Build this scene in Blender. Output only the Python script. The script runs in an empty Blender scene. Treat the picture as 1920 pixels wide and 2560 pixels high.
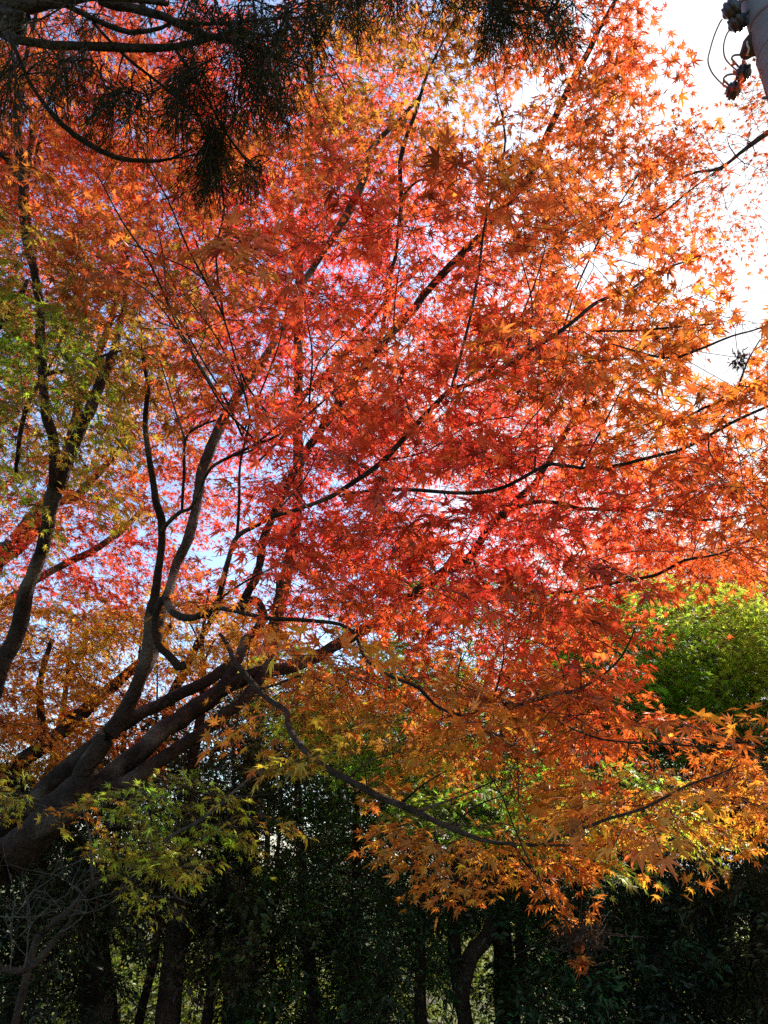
import bpy, math
import numpy as np
from mathutils import Vector

rng = np.random.default_rng(7)
sc = bpy.context.scene
COL = sc.collection
R_ = math.radians

# ------------------------------------------------------------------ camera, sky, sun, exposure
PITCH, VFOV = R_(25), R_(68)
EYE = np.array([0.0, 0.0, 1.6])
FPX = 1280 / math.tan(VFOV / 2)
cam = bpy.data.cameras.new('camera')
cam.sensor_fit = 'VERTICAL'; cam.sensor_height = 36; cam.lens = 18 / math.tan(VFOV / 2)
cam.clip_start = 0.05; cam.clip_end = 3000
co = bpy.data.objects.new('camera', cam); COL.objects.link(co)
co.location = EYE; co.rotation_euler = (math.pi / 2 + PITCH, 0, 0)
sc.camera = co

SUN_AZ, SUN_EL = R_(40), R_(44)
w = bpy.data.worlds.new('World'); sc.world = w; w.use_nodes = True
nt = w.node_tree; bg = nt.nodes['Background']
sky = nt.nodes.new('ShaderNodeTexSky'); sky.sky_type = 'NISHITA'; sky.sun_disc = False
sky.sun_elevation = SUN_EL; sky.sun_rotation = SUN_AZ
sky.dust_density = 1.0; sky.air_density = 1.0; sky.ozone_density = 3.0
# thin bright cloud over the sunny right hand side of the sky, broken towards the left
tc = nt.nodes.new('ShaderNodeTexCoord'); cn = nt.nodes.new('ShaderNodeTexNoise'); cn.inputs['Scale'].default_value = 2.6; cn.inputs['Detail'].default_value = 8
nt.links.new(tc.outputs['Generated'], cn.inputs['Vector'])
vd = nt.nodes.new('ShaderNodeVectorMath'); vd.operation = 'DOT_PRODUCT'; vd.inputs[1].default_value = (0.85, 0.45, 0.1); nt.links.new(tc.outputs['Generated'], vd.inputs[0])
ma = nt.nodes.new('ShaderNodeMath'); ma.operation = 'MULTIPLY_ADD'; ma.inputs[1].default_value = 1.0
nt.links.new(vd.outputs['Value'], ma.inputs[0]); nt.links.new(cn.outputs[0], ma.inputs[2])
mr = nt.nodes.new('ShaderNodeMapRange'); mr.interpolation_type = 'SMOOTHSTEP'; mr.inputs[1].default_value = 0.86; mr.inputs[2].default_value = 1.16; nt.links.new(ma.outputs[0], mr.inputs[0])
cm = nt.nodes.new('ShaderNodeMix'); cm.data_type = 'RGBA'; cm.inputs[7].default_value = (4.4, 4.4, 4.5, 1)
nt.links.new(mr.outputs[0], cm.inputs[0]); nt.links.new(sky.outputs[0], cm.inputs[6]); nt.links.new(cm.outputs[2], bg.inputs[0]); bg.inputs[1].default_value = 0.125

sl = bpy.data.lights.new('sun', 'SUN'); sl.energy = 4.6; sl.angle = R_(0.5); sl.color = (1.0, 0.93, 0.82)
so = bpy.data.objects.new('sun', sl); COL.objects.link(so)
sd = Vector((math.sin(SUN_AZ) * math.cos(SUN_EL), math.cos(SUN_AZ) * math.cos(SUN_EL), math.sin(SUN_EL)))
so.rotation_euler = sd.to_track_quat('Z', 'Y').to_euler(); so.location = sd * 60

vs = sc.view_settings
vs.view_transform = 'Standard'; vs.look = 'None'; vs.gamma = 1; vs.use_curve_mapping = False
vs.exposure = 1.32
sc.render.engine = 'CYCLES'
cy = sc.cycles
cy.max_bounces = 8; cy.diffuse_bounces = 5; cy.transmission_bounces = 6; cy.glossy_bounces = 2
cy.use_denoising = False; cy.sample_clamp_indirect = 6

# ------------------------------------------------------------------ helpers
cp, sp = math.cos(PITCH), math.sin(PITCH)
def at(px, py, r):
    """points at range r (metres) seen at photo pixel px, py"""
    px, py, r = np.broadcast_arrays(np.asarray(px, float), np.asarray(py, float), np.asarray(r, float))
    x = (px - 960) / FPX; y = (1280 - py) / FPX
    d = np.stack([x, cp - sp * y, sp + cp * y], -1)
    d /= np.linalg.norm(d, axis=-1, keepdims=True)
    return EYE + d * r[..., None]
def project(P):
    q = P - EYE
    z = q[:, 1] * cp + q[:, 2] * sp
    u = -q[:, 1] * sp + q[:, 2] * cp
    return 960 + FPX * q[:, 0] / z, 1280 - FPX * u / z
def gz(x, y):
    y = np.asarray(y, float)
    return -0.1 * np.clip(y - 6, 0, 12) + 0.05 * np.clip(y - 26, 0, 50)
def nrm(v): return v / np.maximum(np.linalg.norm(v, axis=-1, keepdims=True), 1e-9)
def mix(a, b, t): return a + (b - a) * t
UP = np.array([0, 0, 1.0]); SUNV = np.array(sd)

def tag(o, label=None, cat=None, group=None, kind=None):
    if label: o['label'] = label
    if cat: o['category'] = cat
    if group: o['group'] = group
    if kind: o['kind'] = kind
    return o
def thing(name, label, cat, loc, group=None):
    o = bpy.data.objects.new(name, None); COL.objects.link(o)
    o.location = Vector([float(c) for c in loc]); o.empty_display_size = 0.2
    return tag(o, label, cat, group)
def mesh_obj(name, V, F_flat, F_n, mat, parent=None, col=None, smooth=False):
    V = np.asarray(V, float)
    if parent is not None:
        off, q = np.zeros(3), parent
        while q is not None:
            off = off + np.array(q.location); q = q.parent
        V = V - off
    me = bpy.data.meshes.new(name)
    me.vertices.add(len(V)); me.vertices.foreach_set('co', V.astype(np.float32).ravel())
    F_flat = np.asarray(F_flat, np.int32); F_n = np.asarray(F_n, np.int32)
    me.loops.add(len(F_flat)); me.loops.foreach_set('vertex_index', F_flat)
    me.polygons.add(len(F_n))
    st = np.concatenate([[0], np.cumsum(F_n)[:-1]]).astype(np.int32)
    me.polygons.foreach_set('loop_start', st)
    if smooth: me.polygons.foreach_set('use_smooth', np.ones(len(F_n), bool))
    me.update(calc_edges=True)
    if col is not None:
        a = me.attributes.new('Col', 'FLOAT_COLOR', 'POINT')
        a.data.foreach_set('color', np.concatenate([col, np.ones((len(col), 1))], 1).astype(np.float32).ravel())
    me.materials.append(mat)
    o = bpy.data.objects.new(name, me); COL.objects.link(o); o.parent = parent
    return o

def catmull(P, step):
    P = np.asarray(P, float)
    if len(P) < 3: 
        n = max(2, int(np.linalg.norm(P[-1, :3] - P[0, :3]) / step) + 1)
        t = np.linspace(0, 1, n)[:, None]; return P[0] * (1 - t) + P[1] * t
    Q = np.vstack([2 * P[0] - P[1], P, 2 * P[-1] - P[-2]]); out = []
    for i in range(1, len(Q) - 2):
        n = max(2, int(np.linalg.norm(Q[i + 1, :3] - Q[i, :3]) / step) + 1)
        t = np.linspace(0, 1, n, endpoint=False)[:, None]
        a, b, c, d = Q[i - 1], Q[i], Q[i + 1], Q[i + 2]
        out.append(0.5 * (2 * b + (c - a) * t + (2 * a - 5 * b + 4 * c - d) * t ** 2 + (3 * b - a - 3 * c + d) * t ** 3))
    out.append(Q[-2][None]); return np.vstack(out)

class Tubes:
    def __init__(s): s.V = []; s.F = []; s.n = 0
    def add(s, P, r, k=8, bump=0.0):
        P = np.asarray(P, float); m = len(P); r = np.broadcast_to(np.asarray(r, float), (m,))
        t = nrm(np.gradient(P, axis=0))
        ref = np.where(np.abs(t[:, 2:3]) > 0.9, [[1.0, 0, 0]], [[0, 0, 1.0]])
        ref = nrm(ref.mean(0))[None] if k > 4 else ref
        a = nrm(np.cross(t, ref)); b = np.cross(t, a)
        th = np.arange(k) * 2 * math.pi / k
        rr = np.repeat(r[:, None], k, 1)
        if bump:
            ph = rng.uniform(0, 6.28, 6); L = np.arange(m)[:, None]
            rr = rr * (1 + bump * (np.sin(3 * th[None] + ph[0] + L * .11) * .5 + np.sin(2 * th[None] + ph[1] - L * .23) * .5
                                   + np.sin(L * .37 + ph[2]) * .5 + rng.normal(0, .35, (m, k))))
        ring = P[:, None] + rr[..., None] * (np.cos(th)[None, :, None] * a[:, None] + np.sin(th)[None, :, None] * b[:, None])
        i = np.arange(m - 1)[:, None] * k; j = np.arange(k)[None]; j2 = (j + 1) % k
        q = np.stack([i + j, i + j2, i + k + j2, i + k + j], -1).reshape(-1, 4) + s.n
        s.V.append(ring.reshape(-1, 3)); s.F.append(q); s.n += m * k
        for e, c in ((0, P[0] - t[0] * r[0] * .4), (m - 1, P[-1] + t[-1] * r[-1] * .4)):   # rounded ends
            s.V.append(c[None]); jj = np.arange(k); base = s.n - m * k if e == 0 else s.n - 1 - m * k
            ii = base + e * k
            tri = np.stack([np.full(k, s.n), ii + (jj + 1) % k, ii + jj, np.full(k, -1)], -1) if e == 0 else \
                  np.stack([np.full(k, s.n), ii + jj, ii + (jj + 1) % k, np.full(k, -1)], -1)
            s.F.append(tri); s.n += 1
    def build(s, name, mat, parent, smooth=True):
        if not s.V: return None
        F = np.vstack(s.F); nn = np.where(F[:, 3] < 0, 3, 4); fl = F.ravel(); fl = fl[fl >= 0]
        return mesh_obj(name, np.vstack(s.V), fl, nn, mat, parent, smooth=smooth)

# ------------------------------------------------------------------ materials
def new_mat(name):
    m = bpy.data.materials.new(name); m.use_nodes = True
    t = m.node_tree; t.nodes.clear()
    o = t.nodes.new('ShaderNodeOutputMaterial'); return m, t, o
def leaf_mat(name, trans=0.55, gloss=0.05, rough=0.4):
    m, t, o = new_mat(name); N = t.nodes.new; L = t.links.new
    a = N('ShaderNodeAttribute'); a.attribute_name = 'Col'
    g = N('ShaderNodeNewGeometry')
    nz = N('ShaderNodeTexNoise'); nz.inputs['Scale'].default_value = 45; nz.inputs['Detail'].default_value = 3
    L(g.outputs['Position'], nz.inputs['Vector'])
    mr = N('ShaderNodeMapRange'); mr.inputs[1].default_value = .3; mr.inputs[2].default_value = .7
    mr.inputs[3].default_value = .75; mr.inputs[4].default_value = 1.2; L(nz.outputs[0], mr.inputs[0])
    mx = N('ShaderNodeMix'); mx.data_type = 'RGBA'; mx.blend_type = 'MULTIPLY'; mx.inputs[0].default_value = 1
    L(a.outputs['Color'], mx.inputs[6]); L(mr.outputs[0], mx.inputs[7])
    d = N('ShaderNodeBsdfDiffuse'); tr = N('ShaderNodeBsdfTranslucent'); ms = N('ShaderNodeMixShader'); ms.inputs[0].default_value = trans
    L(mx.outputs[2], d.inputs[0]); L(mx.outputs[2], tr.inputs[0]); L(d.outputs[0], ms.inputs[1]); L(tr.outputs[0], ms.inputs[2])
    gl = N('ShaderNodeBsdfGlossy'); gl.inputs['Roughness'].default_value = rough
    m2 = N('ShaderNodeMixShader'); m2.inputs[0].default_value = gloss
    L(ms.outputs[0], m2.inputs[1]); L(gl.outputs[0], m2.inputs[2]); L(m2.outputs[0], o.inputs[0])
    return m
def bark_mat(name, c1, c2, lichen=None, scale=9.0):
    m, t, o = new_mat(name); N = t.nodes.new; L = t.links.new
    g = N('ShaderNodeNewGeometry')
    nz = N('ShaderNodeTexNoise'); nz.inputs['Scale'].default_value = scale; nz.inputs['Detail'].default_value = 8; nz.inputs['Roughness'].default_value = .65
    L(g.outputs['Position'], nz.inputs['Vector'])
    cr = N('ShaderNodeValToRGB'); cr.color_ramp.elements[0].position = .35; cr.color_ramp.elements[1].position = .68
    cr.color_ramp.elements[0].color = (*c1, 1); cr.color_ramp.elements[1].color = (*c2, 1); L(nz.outputs[0], cr.inputs[0])
    out = cr.outputs[0]
    if lichen:
        n2 = N('ShaderNodeTexNoise'); n2.inputs['Scale'].default_value = 3.5; n2.inputs['Detail'].default_value = 6
        L(g.outputs['Position'], n2.inputs['Vector'])
        r2 = N('ShaderNodeValToRGB'); r2.color_ramp.elements[0].position = .54; r2.color_ramp.elements[1].position = .66
        L(n2.outputs[0], r2.inputs[0])
        mx = N('ShaderNodeMix'); mx.data_type = 'RGBA'; L(r2.outputs[0], mx.inputs[0]); L(out, mx.inputs[6]); mx.inputs[7].default_value = (*lichen, 1)
        out = mx.outputs[2]
    n4 = N('ShaderNodeTexNoise'); n4.inputs['Scale'].default_value = scale * 9; n4.inputs['Detail'].default_value = 4; n4.inputs['Roughness'].default_value = .8
    L(g.outputs['Position'], n4.inputs['Vector']); r4 = N('ShaderNodeMapRange'); r4.inputs[1].default_value = .35; r4.inputs[2].default_value = .65; r4.inputs[3].default_value = .45; r4.inputs[4].default_value = 1.5; L(n4.outputs[0], r4.inputs[0])
    m4 = N('ShaderNodeMix'); m4.data_type = 'RGBA'; m4.blend_type = 'MULTIPLY'; m4.inputs[0].default_value = 1; L(out, m4.inputs[6]); L(r4.outputs[0], m4.inputs[7]); out = m4.outputs[2]
    b = N('ShaderNodeBsdfPrincipled'); b.inputs['Roughness'].default_value = .9; b.inputs['Specular IOR Level'].default_value = .2
    L(out, b.inputs['Base Color'])
    n3 = N('ShaderNodeTexNoise'); n3.inputs['Scale'].default_value = scale * 5; n3.inputs['Detail'].default_value = 6
    L(g.outputs['Position'], n3.inputs['Vector'])
    bp = N('ShaderNodeBump'); bp.inputs['Strength'].default_value = 1.0; bp.inputs['Distance'].default_value = .035
    L(n3.outputs[0], bp.inputs['Height']); L(bp.outputs[0], b.inputs['Normal']); L(b.outputs[0], o.inputs[0])
    return m
def plain_mat(name, c, rough=.6, metal=0.0, var=.25, scale=12):
    m, t, o = new_mat(name); N = t.nodes.new; L = t.links.new
    g = N('ShaderNodeNewGeometry'); nz = N('ShaderNodeTexNoise'); nz.inputs['Scale'].default_value = scale; nz.inputs['Detail'].default_value = 6
    L(g.outputs['Position'], nz.inputs['Vector'])
    cr = N('ShaderNodeValToRGB'); cr.color_ramp.elements[0].position = .3; cr.color_ramp.elements[1].position = .7
    cr.color_ramp.elements[0].color = (*[x * (1 - var) for x in c], 1); cr.color_ramp.elements[1].color = (*[x * (1 + var) for x in c], 1)
    L(nz.outputs[0], cr.inputs[0])
    b = N('ShaderNodeBsdfPrincipled'); b.inputs['Roughness'].default_value = rough; b.inputs['Metallic'].default_value = metal
    L(cr.outputs[0], b.inputs['Base Color']); L(b.outputs[0], o.inputs[0]); return m

M_LEAF = leaf_mat('maple_leaf', .55, .03)
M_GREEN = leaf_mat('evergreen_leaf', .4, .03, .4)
M_CONE = leaf_mat('conifer_needle', .25, .005, .5)
M_BARK = bark_mat('maple_bark', (.013, .0085, .006), (.055, .034, .021), (.12, .095, .068))
M_BARKP = bark_mat('pale_maple_bark', (.035, .026, .02), (.11, .085, .065), (.2, .175, .14))
M_TWIG = bark_mat('twig_bark', (.03, .02, .016), (.08, .055, .042))
M_DARK = bark_mat('wood_bark', (.025, .016, .011), (.075, .046, .03))
M_CBARK = bark_mat('conifer_bark', (.025, .018, .014), (.08, .055, .04))
M_PALE = bark_mat('dry_twig', (.07, .06, .045), (.2, .175, .14), scale=20)
M_LBARK = bark_mat('low_branch_bark', (.03, .02, .014), (.10, .07, .048), scale=14)

# ------------------------------------------------------------------ leaves
def maple_proto(detail, seed):
    r = np.random.default_rng(seed)
    ang = np.array([-118, -79, -40, 0, 40, 79, 118.]) + r.normal(0, 3, 7)
    ln = np.array([.42, .72, .93, 1, .93, .72, .42]) * (1 + r.normal(0, .09, 7)) * (np.array([.5, 1, 1, 1, 1, 1, .5]) if seed % 3 == 2 else 1)
    pts = [(0, -.06, 0)]
    def pol(a, l): a = math.radians(a); return (l * math.sin(a), l * math.cos(a))
    tip = [0.0]
    for i in range(7):
        if detail:
            hw = 8.5 if i not in (0, 6) else 9.5
            pts.append((*pol(ang[i] - hw, ln[i] * .58), 0)); tip.append(.3)
            pts.append((*pol(ang[i], ln[i]), 0)); tip.append(1)
            pts.append((*pol(ang[i] + hw, ln[i] * .58), 0)); tip.append(.3)
        else:
            pts.append((*pol(ang[i], ln[i]), 0)); tip.append(1)
        if i < 6:
            pts.append((*pol((ang[i] + ang[i + 1]) / 2, min(ln[i], ln[i + 1]) * .36), 0)); tip.append(.1)
    P = np.array([(0, 0, 0)] + pts); tip = np.array([0.0] + tip)
    n = len(P)
    F = np.array([(0, i, i + 1) for i in range(1, n - 1)] + [(0, n - 1, 1)])[:, [0, 2, 1]]
    rr = np.linalg.norm(P[:, :2], axis=1)
    c1, c2, c3 = r.uniform(-.1, .4), r.normal(0, .14), r.uniform(-.05, .3)
    P[:, 2] = -c1 * rr ** 2 - c3 * np.maximum(P[:, 1], 0) ** 2 + c2 * P[:, 0] * np.abs(P[:, 1]) + r.normal(0, .05, n) * rr + .16 * np.abs(P[:, 0]) * r.uniform(-.6, 1)
    return P, F, tip
def ell_proto(seed, asp):
    r = np.random.default_rng(seed)
    P = np.array([(0, 0, 0), (asp * .8, .3, .05), (asp, .55, .06), (0, 1, -.15), (-asp, .55, .06), (-asp * .8, .3, .05), (0, .5, -.02)], float)
    P[:, 2] += r.normal(0, .03, 7); P[:, 2] -= r.uniform(0, .25) * P[:, 1] ** 2
    F = np.array([(6, 0, 1), (6, 1, 2), (6, 2, 3), (6, 3, 4), (6, 4, 5), (6, 5, 0)])
    return P, F, np.array([0, .3, .5, 1, .5, .3, .3])
def needle_proto():
    a = .038
    P = np.array([(0, 0, 0), (a, .4, 0), (0, 1, 0), (-a, .4, 0), (0, .45, .05)], float)
    return P, np.array([(4, 0, 1), (4, 1, 2), (4, 2, 3), (4, 3, 0)]), np.zeros(5)
MAPLE_HI = [maple_proto(True, s) for s in range(10)]
MAPLE_LO = [maple_proto(False, s) for s in range(8)]
ELL = [ell_proto(s, .15) for s in range(5)]
ELLW = [ell_proto(s, .22) for s in range(5)]
NEED = [needle_proto()]

def leaf_mesh(name, protos, P, T, N, size, col, mat, parent, petiole=None):
    n = len(P); T = nrm(T); S = nrm(np.cross(T, N)); N = np.cross(S, T)
    pid = rng.integers(0, len(protos), n); Vs, Fs, Cs, base = [], [], [], 0
    for k, (pv, pf, tip) in enumerate(protos):
        m = np.where(pid == k)[0]
        if not len(m): continue
        asp = rng.uniform(.85, 1.1, (len(m), 1, 1))
        v = P[m, None] + size[m, None, None] * (pv[None, :, :1] * asp * S[m, None] + pv[None, :, 1:2] * T[m, None] + pv[None, :, 2:3] * N[m, None])
        f = pf[None] + (np.arange(len(m)) * len(pv))[:, None, None] + base
        c = col[m, None] * (1 - tip[None, :, None] * np.array([.06, .22, .2]))
        Vs.append(v.reshape(-1, 3)); Fs.append(f.reshape(-1, 3)); Cs.append(c.reshape(-1, 3)); base += len(m) * len(pv)
    if petiole is not None:      # a leaf stalk: a thin three sided strip back to the twig
        D = petiole - P; u = nrm(np.cross(D, UP + .01)); h = np.cross(nrm(D), u); wd = .0011
        v = np.stack([P + u * wd, P - u * wd * .5 + h * wd, P - u * wd * .5 - h * wd, petiole + u * wd, petiole - u * wd * .5 + h * wd, petiole - u * wd * .5 - h * wd], 1)
        pf = np.array([(0, 1, 3), (1, 4, 3), (1, 2, 4), (2, 5, 4), (2, 0, 5), (0, 3, 5)])
        f = pf[None] + (np.arange(n) * 6)[:, None, None] + base
        Vs.append(v.reshape(-1, 3)); Fs.append(f.reshape(-1, 3)); Cs.append(np.repeat(col * np.array([.55, .35, .5]), 6, 0))
    F = np.vstack(Fs)
    return mesh_obj(name, np.vstack(Vs), F.ravel(), np.full(len(F), 3), mat, parent, col=np.clip(np.vstack(Cs), 0, 1))

# the spray: a main twig with side twigs, a pair of leaves at every node   (u along, v sideways, in units of spray length)
def spray_template():
    leaf, twig = [], []
    for u in (.22, .42, .6, .78, .92):
        for s in (-1, 1): leaf.append((u, 0, math.radians(58 * s)))
    leaf.append((1, 0, 0)); twig.append((0, 0, .55, 0)); twig.append((.55, 0, 1, 0))
    for u0, l in ((.22, .55), (.42, .52), (.6, .4)):
        for s in (-1, 1):
            a = math.radians(42 * s); e = (u0 + l * math.cos(a), l * math.sin(a)); twig.append((u0, 0, *e))
            for f in (.4, .7, .92):
                for q in (-1, 1): leaf.append((u0 + f * l * math.cos(a), f * l * math.sin(a), a + math.radians(55 * q)))
            leaf.append((*e, a))
    return np.array(leaf), np.array(twig)
LT, TT = spray_template()

def sprays(C, A, L, keep, leafsize, tilt=.35, droop=.35, normup=1.0, jit=.35):
    """C centres, A axis directions, L lengths -> leaf arrays and twig segments"""
    m = len(C)
    n = nrm(UP * normup + SUNV * .55 + rng.normal(0, tilt, (m, 3)))
    A = nrm(A - n * (A * n).sum(1, keepdims=True)); S = np.cross(n, A)
    def pos(u, v, wob): 
        w = u[None] * L[:, None]; x = v[None] * L[:, None]
        return (C[:, None] + A[:, None] * w[..., None] + S[:, None] * x[..., None]
                - UP * (droop * (w ** 2 + x ** 2) / np.maximum(L[:, None], .05))[..., None] + wob)
    base = pos(LT[:, 0], LT[:, 1], rng.normal(0, .012, (m, len(LT), 3)))
    th = LT[:, 2][None] + rng.normal(0, .3, (m, len(LT)))
    D = np.cos(th)[..., None] * A[:, None] + np.sin(th)[..., None] * S[:, None]
    kp = rng.random((m, len(LT))) < keep
    sid = np.repeat(np.arange(m)[:, None], len(LT), 1)[kp]
    D = nrm(D[kp] + rng.normal(0, .28, (kp.sum(), 3)) - UP * rng.uniform(-.05, .5, (kp.sum(), 1)))
    N = nrm(n[sid] + rng.normal(0, jit, (kp.sum(), 3)) + D * .0)
    B = base[kp]; sz = (rng.normal(1, .2, kp.sum()) * rng.normal(1, .16, m)[sid]).clip(.4, 1.7) * leafsize
    P = B + D * (sz * rng.uniform(.45, .8, len(sz)))[:, None]
    T0 = pos(TT[:, 0], TT[:, 1], 0); T1 = pos(TT[:, 2], TT[:, 3], 0)
    return dict(P=P, T=D, N=N, size=sz, sid=sid, B=B, t0=T0.reshape(-1, 3), t1=T1.reshape(-1, 3), C=C)

def prisms(tb, A, B, r0, r1):
    if not len(A): return
    t = nrm(B - A); u = nrm(np.cross(t, UP + np.array([.01, .02, 0]))); h = np.cross(t, u); k = len(A)
    off = [u, -u * .5 + h * .87, -u * .5 - h * .87]
    V = np.stack([A + o * r0 for o in off] + [B + o * r1 for o in off], 1)
    f = np.array([(0, 1, 4, 3), (1, 2, 5, 4), (2, 0, 3, 5)])[None] + (np.arange(k) * 6)[:, None, None] + tb.n
    tb.V.append(V.reshape(-1, 3)); tb.F.append(f.reshape(-1, 4)); tb.n += k * 6

def inside(poly, x, y):
    poly = np.asarray(poly, float); c = np.zeros(len(x), bool); j = len(poly) - 1
    for i in range(len(poly)):
        xi, yi = poly[i]; xj, yj = poly[j]
        if yi != yj: c ^= ((yi > y) != (yj > y)) & (x < (xj - xi) * (y - yi) / (yj - yi) + xi)
        j = i
    return c
def sample(poly, n):
    p = np.asarray(poly, float); lo, hi = p.min(0), p.max(0); X = np.zeros((0, 2))
    while len(X) < n:
        q = rng.uniform(lo, hi, (n * 2, 2)); X = np.vstack([X, q[inside(poly, q[:, 0], q[:, 1])]])
    return X[:n]

# pigments (reflectance), and where each one grows; brown also paints in shaded foliage
PAL = dict(red=(.88, .07, .04), pink=(.92, .085, .06), ored=(.88, .135, .035), orange=(.87, .225, .035), amber=(.80, .31, .04),
           yellow=(.84, .56, .05), lime=(.52, .60, .06), green=(.17, .42, .03), olive=(.33, .24, .03), brown=(.46, .15, .035), crim=(.66, .035, .03))
def pigment(px, py, pts, blur=90):
    K = np.array([(a, b) for a, b, c in pts], float); C = np.array([PAL[c] for a, b, c in pts])
    d2 = (px[:, None] - K[:, 0]) ** 2 + (py[:, None] - K[:, 1]) ** 2 + blur ** 2
    wt = d2 ** -2.0 * rng.gamma(.75, 1, d2.shape); wt /= wt.sum(1, keepdims=True)
    return wt @ C

GREENWIN = [(1590, 1570), (1690, 1515), (1800, 1500), (2200, 1490), (2200, 1770), (1800, 1800), (1690, 1780), (1580, 1700)]
THIN = [(665, 1685, 905, 1578, 34), (1060, 1462, 1235, 1310, 34), (1235, 1310, 1300, 1245, 20), (1060, 735, 1150, 645, 24), (1310, 460, 1440, 190, 9), (1440, 190, 1545, 0, 8), (900, 1195, 1035, 1068, 18), (1035, 1068, 1128, 976, 18), (1128, 976, 1406, 825, 14),
        (1128, 976, 1200, 690, 12), (475, 1178, 560, 1050, 30), (625, 1478, 657, 1350, 24), (735, 1180, 800, 1080, 18), (1018, 1224, 1272, 1213, 14), (1272, 1213, 1400, 1160, 14), (1400, 1160, 1712, 1120, 12), (1712, 1120, 1920, 1016, 12), (592, 1344, 600, 1160, 12), (573, 1396, 683, 1292, 16),
        (683, 1292, 900, 1195, 12), (1004, 492, 1000, 405, 14), (985, 640, 1004, 492, 12), (1452, 1271, 1654, 1277, 9), (1232, 1756, 1452, 1720, 10), (1510, 1685, 1588, 1570, 8), (856, 556, 903, 463, 20), (745, 740, 790, 660, 18), (1550, 1454, 1712, 1401, 9), (405, 1300, 370, 960, 16),
        (81, 657, 104, 871, 18), (104, 871, 130, 1090, 18), (136, 1190, 80, 1440, 24), (80, 1440, 20, 1620, 26), (185, 1115, 272, 912, 24), (46, 243, 66, 579, 20), (775, 174, 773, 500, 14), (304, 1788, 400, 1400, 34), (393, 1660, 500, 1500, 34), (500, 1540, 860, 1560, 18), (217, 1978, 640, 1690, 50), (370, 1920, 640, 1710, 40), (573, 1396, 545, 1510, 22),
        (567, 1610, 720, 1790, 20), (720, 1790, 960, 1998, 18), (960, 1998, 1203, 2099, 16), (1382, 2099, 1608, 2024, 10), (960, 1683, 1203, 1778, 12),
        (605, 1090, 560, 990, 3),
        (560, 990, 500, 890, 3),
        (500, 890, 430, 780, 3),
        (430, 780, 330, 700, 3),
        (330, 700, 240, 640, 3),
        (625, 1040, 590, 900, 3),
        (590, 900, 550, 770, 3),
        (550, 770, 500, 690, 3),
        (500, 690, 400, 640, 3),
        (400, 640, 300, 600, 3),
        (560, 1010, 480, 880, 3),
        (480, 880, 420, 760, 3),
        (420, 760, 410, 650, 3),
        (410, 650, 390, 560, 3),
        (690, 1060, 610, 950, 3),
        (610, 950, 560, 800, 3),
        (560, 800, 520, 700, 3),
        (520, 700, 490, 600, 3),
        (430, 780, 370, 650, 3),
        (370, 650, 310, 560, 3),
        (310, 560, 240, 430, 3),
        (550, 770, 470, 620, 3),
        (470, 620, 420, 500, 3),
        (420, 500, 360, 400, 3),
        (560, 800, 540, 640, 3),
        (540, 640, 560, 520, 3),
        (560, 520, 540, 420, 3),
        (605, 1090, 660, 960, 3),
        (660, 960, 700, 850, 3),
        (700, 850, 730, 700, 3),
        (640, 1110, 760, 1000, 3),
        (760, 1000, 800, 900, 3),
        (800, 900, 900, 800, 3),
        (463, 1100, 430, 1000, 3),
        (430, 1000, 400, 900, 3),
        (1035, 1068, 1000, 940, 3),
        (1000, 940, 985, 800, 3),
        (985, 800, 1000, 650, 3),
        (1209, 948, 1270, 860, 3),
        (1270, 860, 1340, 700, 3),
        (1340, 700, 1370, 590, 3),
        (1406, 825, 1450, 700, 3),
        (1450, 700, 1520, 560, 3),
        (1520, 560, 1600, 430, 3),
        (1319, 883, 1330, 760, 3),
        (1330, 760, 1300, 640, 3),
        (1272, 1213, 1300, 1090, 3),
        (1300, 1090, 1370, 1000, 3),
        (1452, 1169, 1500, 1080, 3),
        (1500, 1080, 1560, 960, 3),
        (1336, 1178, 1345, 1050, 3),
        (960, 1150, 1060, 1130, 3),
        (1060, 1130, 1180, 1060, 3),
        (1180, 1060, 1290, 1040, 3),
        (900, 1195, 880, 1080, 3),
        (880, 1080, 830, 980, 3),
        (1151, 1789, 1140, 1690, 3),
        (1140, 1690, 1180, 1600, 3),
        (1232, 1756, 1260, 1640, 3),
        (1260, 1640, 1250, 1560, 3),
        (1122, 2068, 1200, 2010, 3),
        (1200, 2010, 1260, 1990, 3),
        (868, 1949, 930, 1900, 3),
        (930, 1900, 1010, 1880, 3),
        (1284, 2110, 1330, 2180, 3),
        (1330, 2180, 1380, 2215, 3),
        (680, 1292, 760, 1200, 3),
        (760, 1200, 800, 1120, 3),
        (773, 1010, 780, 880, 3),
        (780, 880, 760, 760, 3),
]
def thinned(px, py):
    m = np.zeros(len(px), bool)
    for x0, y0, x1, y1, h in THIN:
        dx, dy = x1 - x0, y1 - y0; t = (((px - x0) * dx + (py - y0) * dy) / (dx * dx + dy * dy)).clip(0, 1)
        m |= (px - x0 - t * dx) ** 2 + (py - y0 - t * dy) ** 2 < (h + 6) ** 2
    return m
CLEAR = [(1690, -150), (1665, 60), (1735, 120), (1735, 235), (1690, 265), (1780, 292), (1900, 285), (1925, 350), (1890, 480), (1850, 560), (1770, 640),
         (1650, 690), (1655, 715), (1740, 695), (1870, 670), (1890, 730), (1860, 800), (1780, 850), (1745, 865), (1700, 930), (1840, 965), (1905, 850), (1910, 770), (2000, 700), (2300, 700), (2300, -150)]

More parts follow.
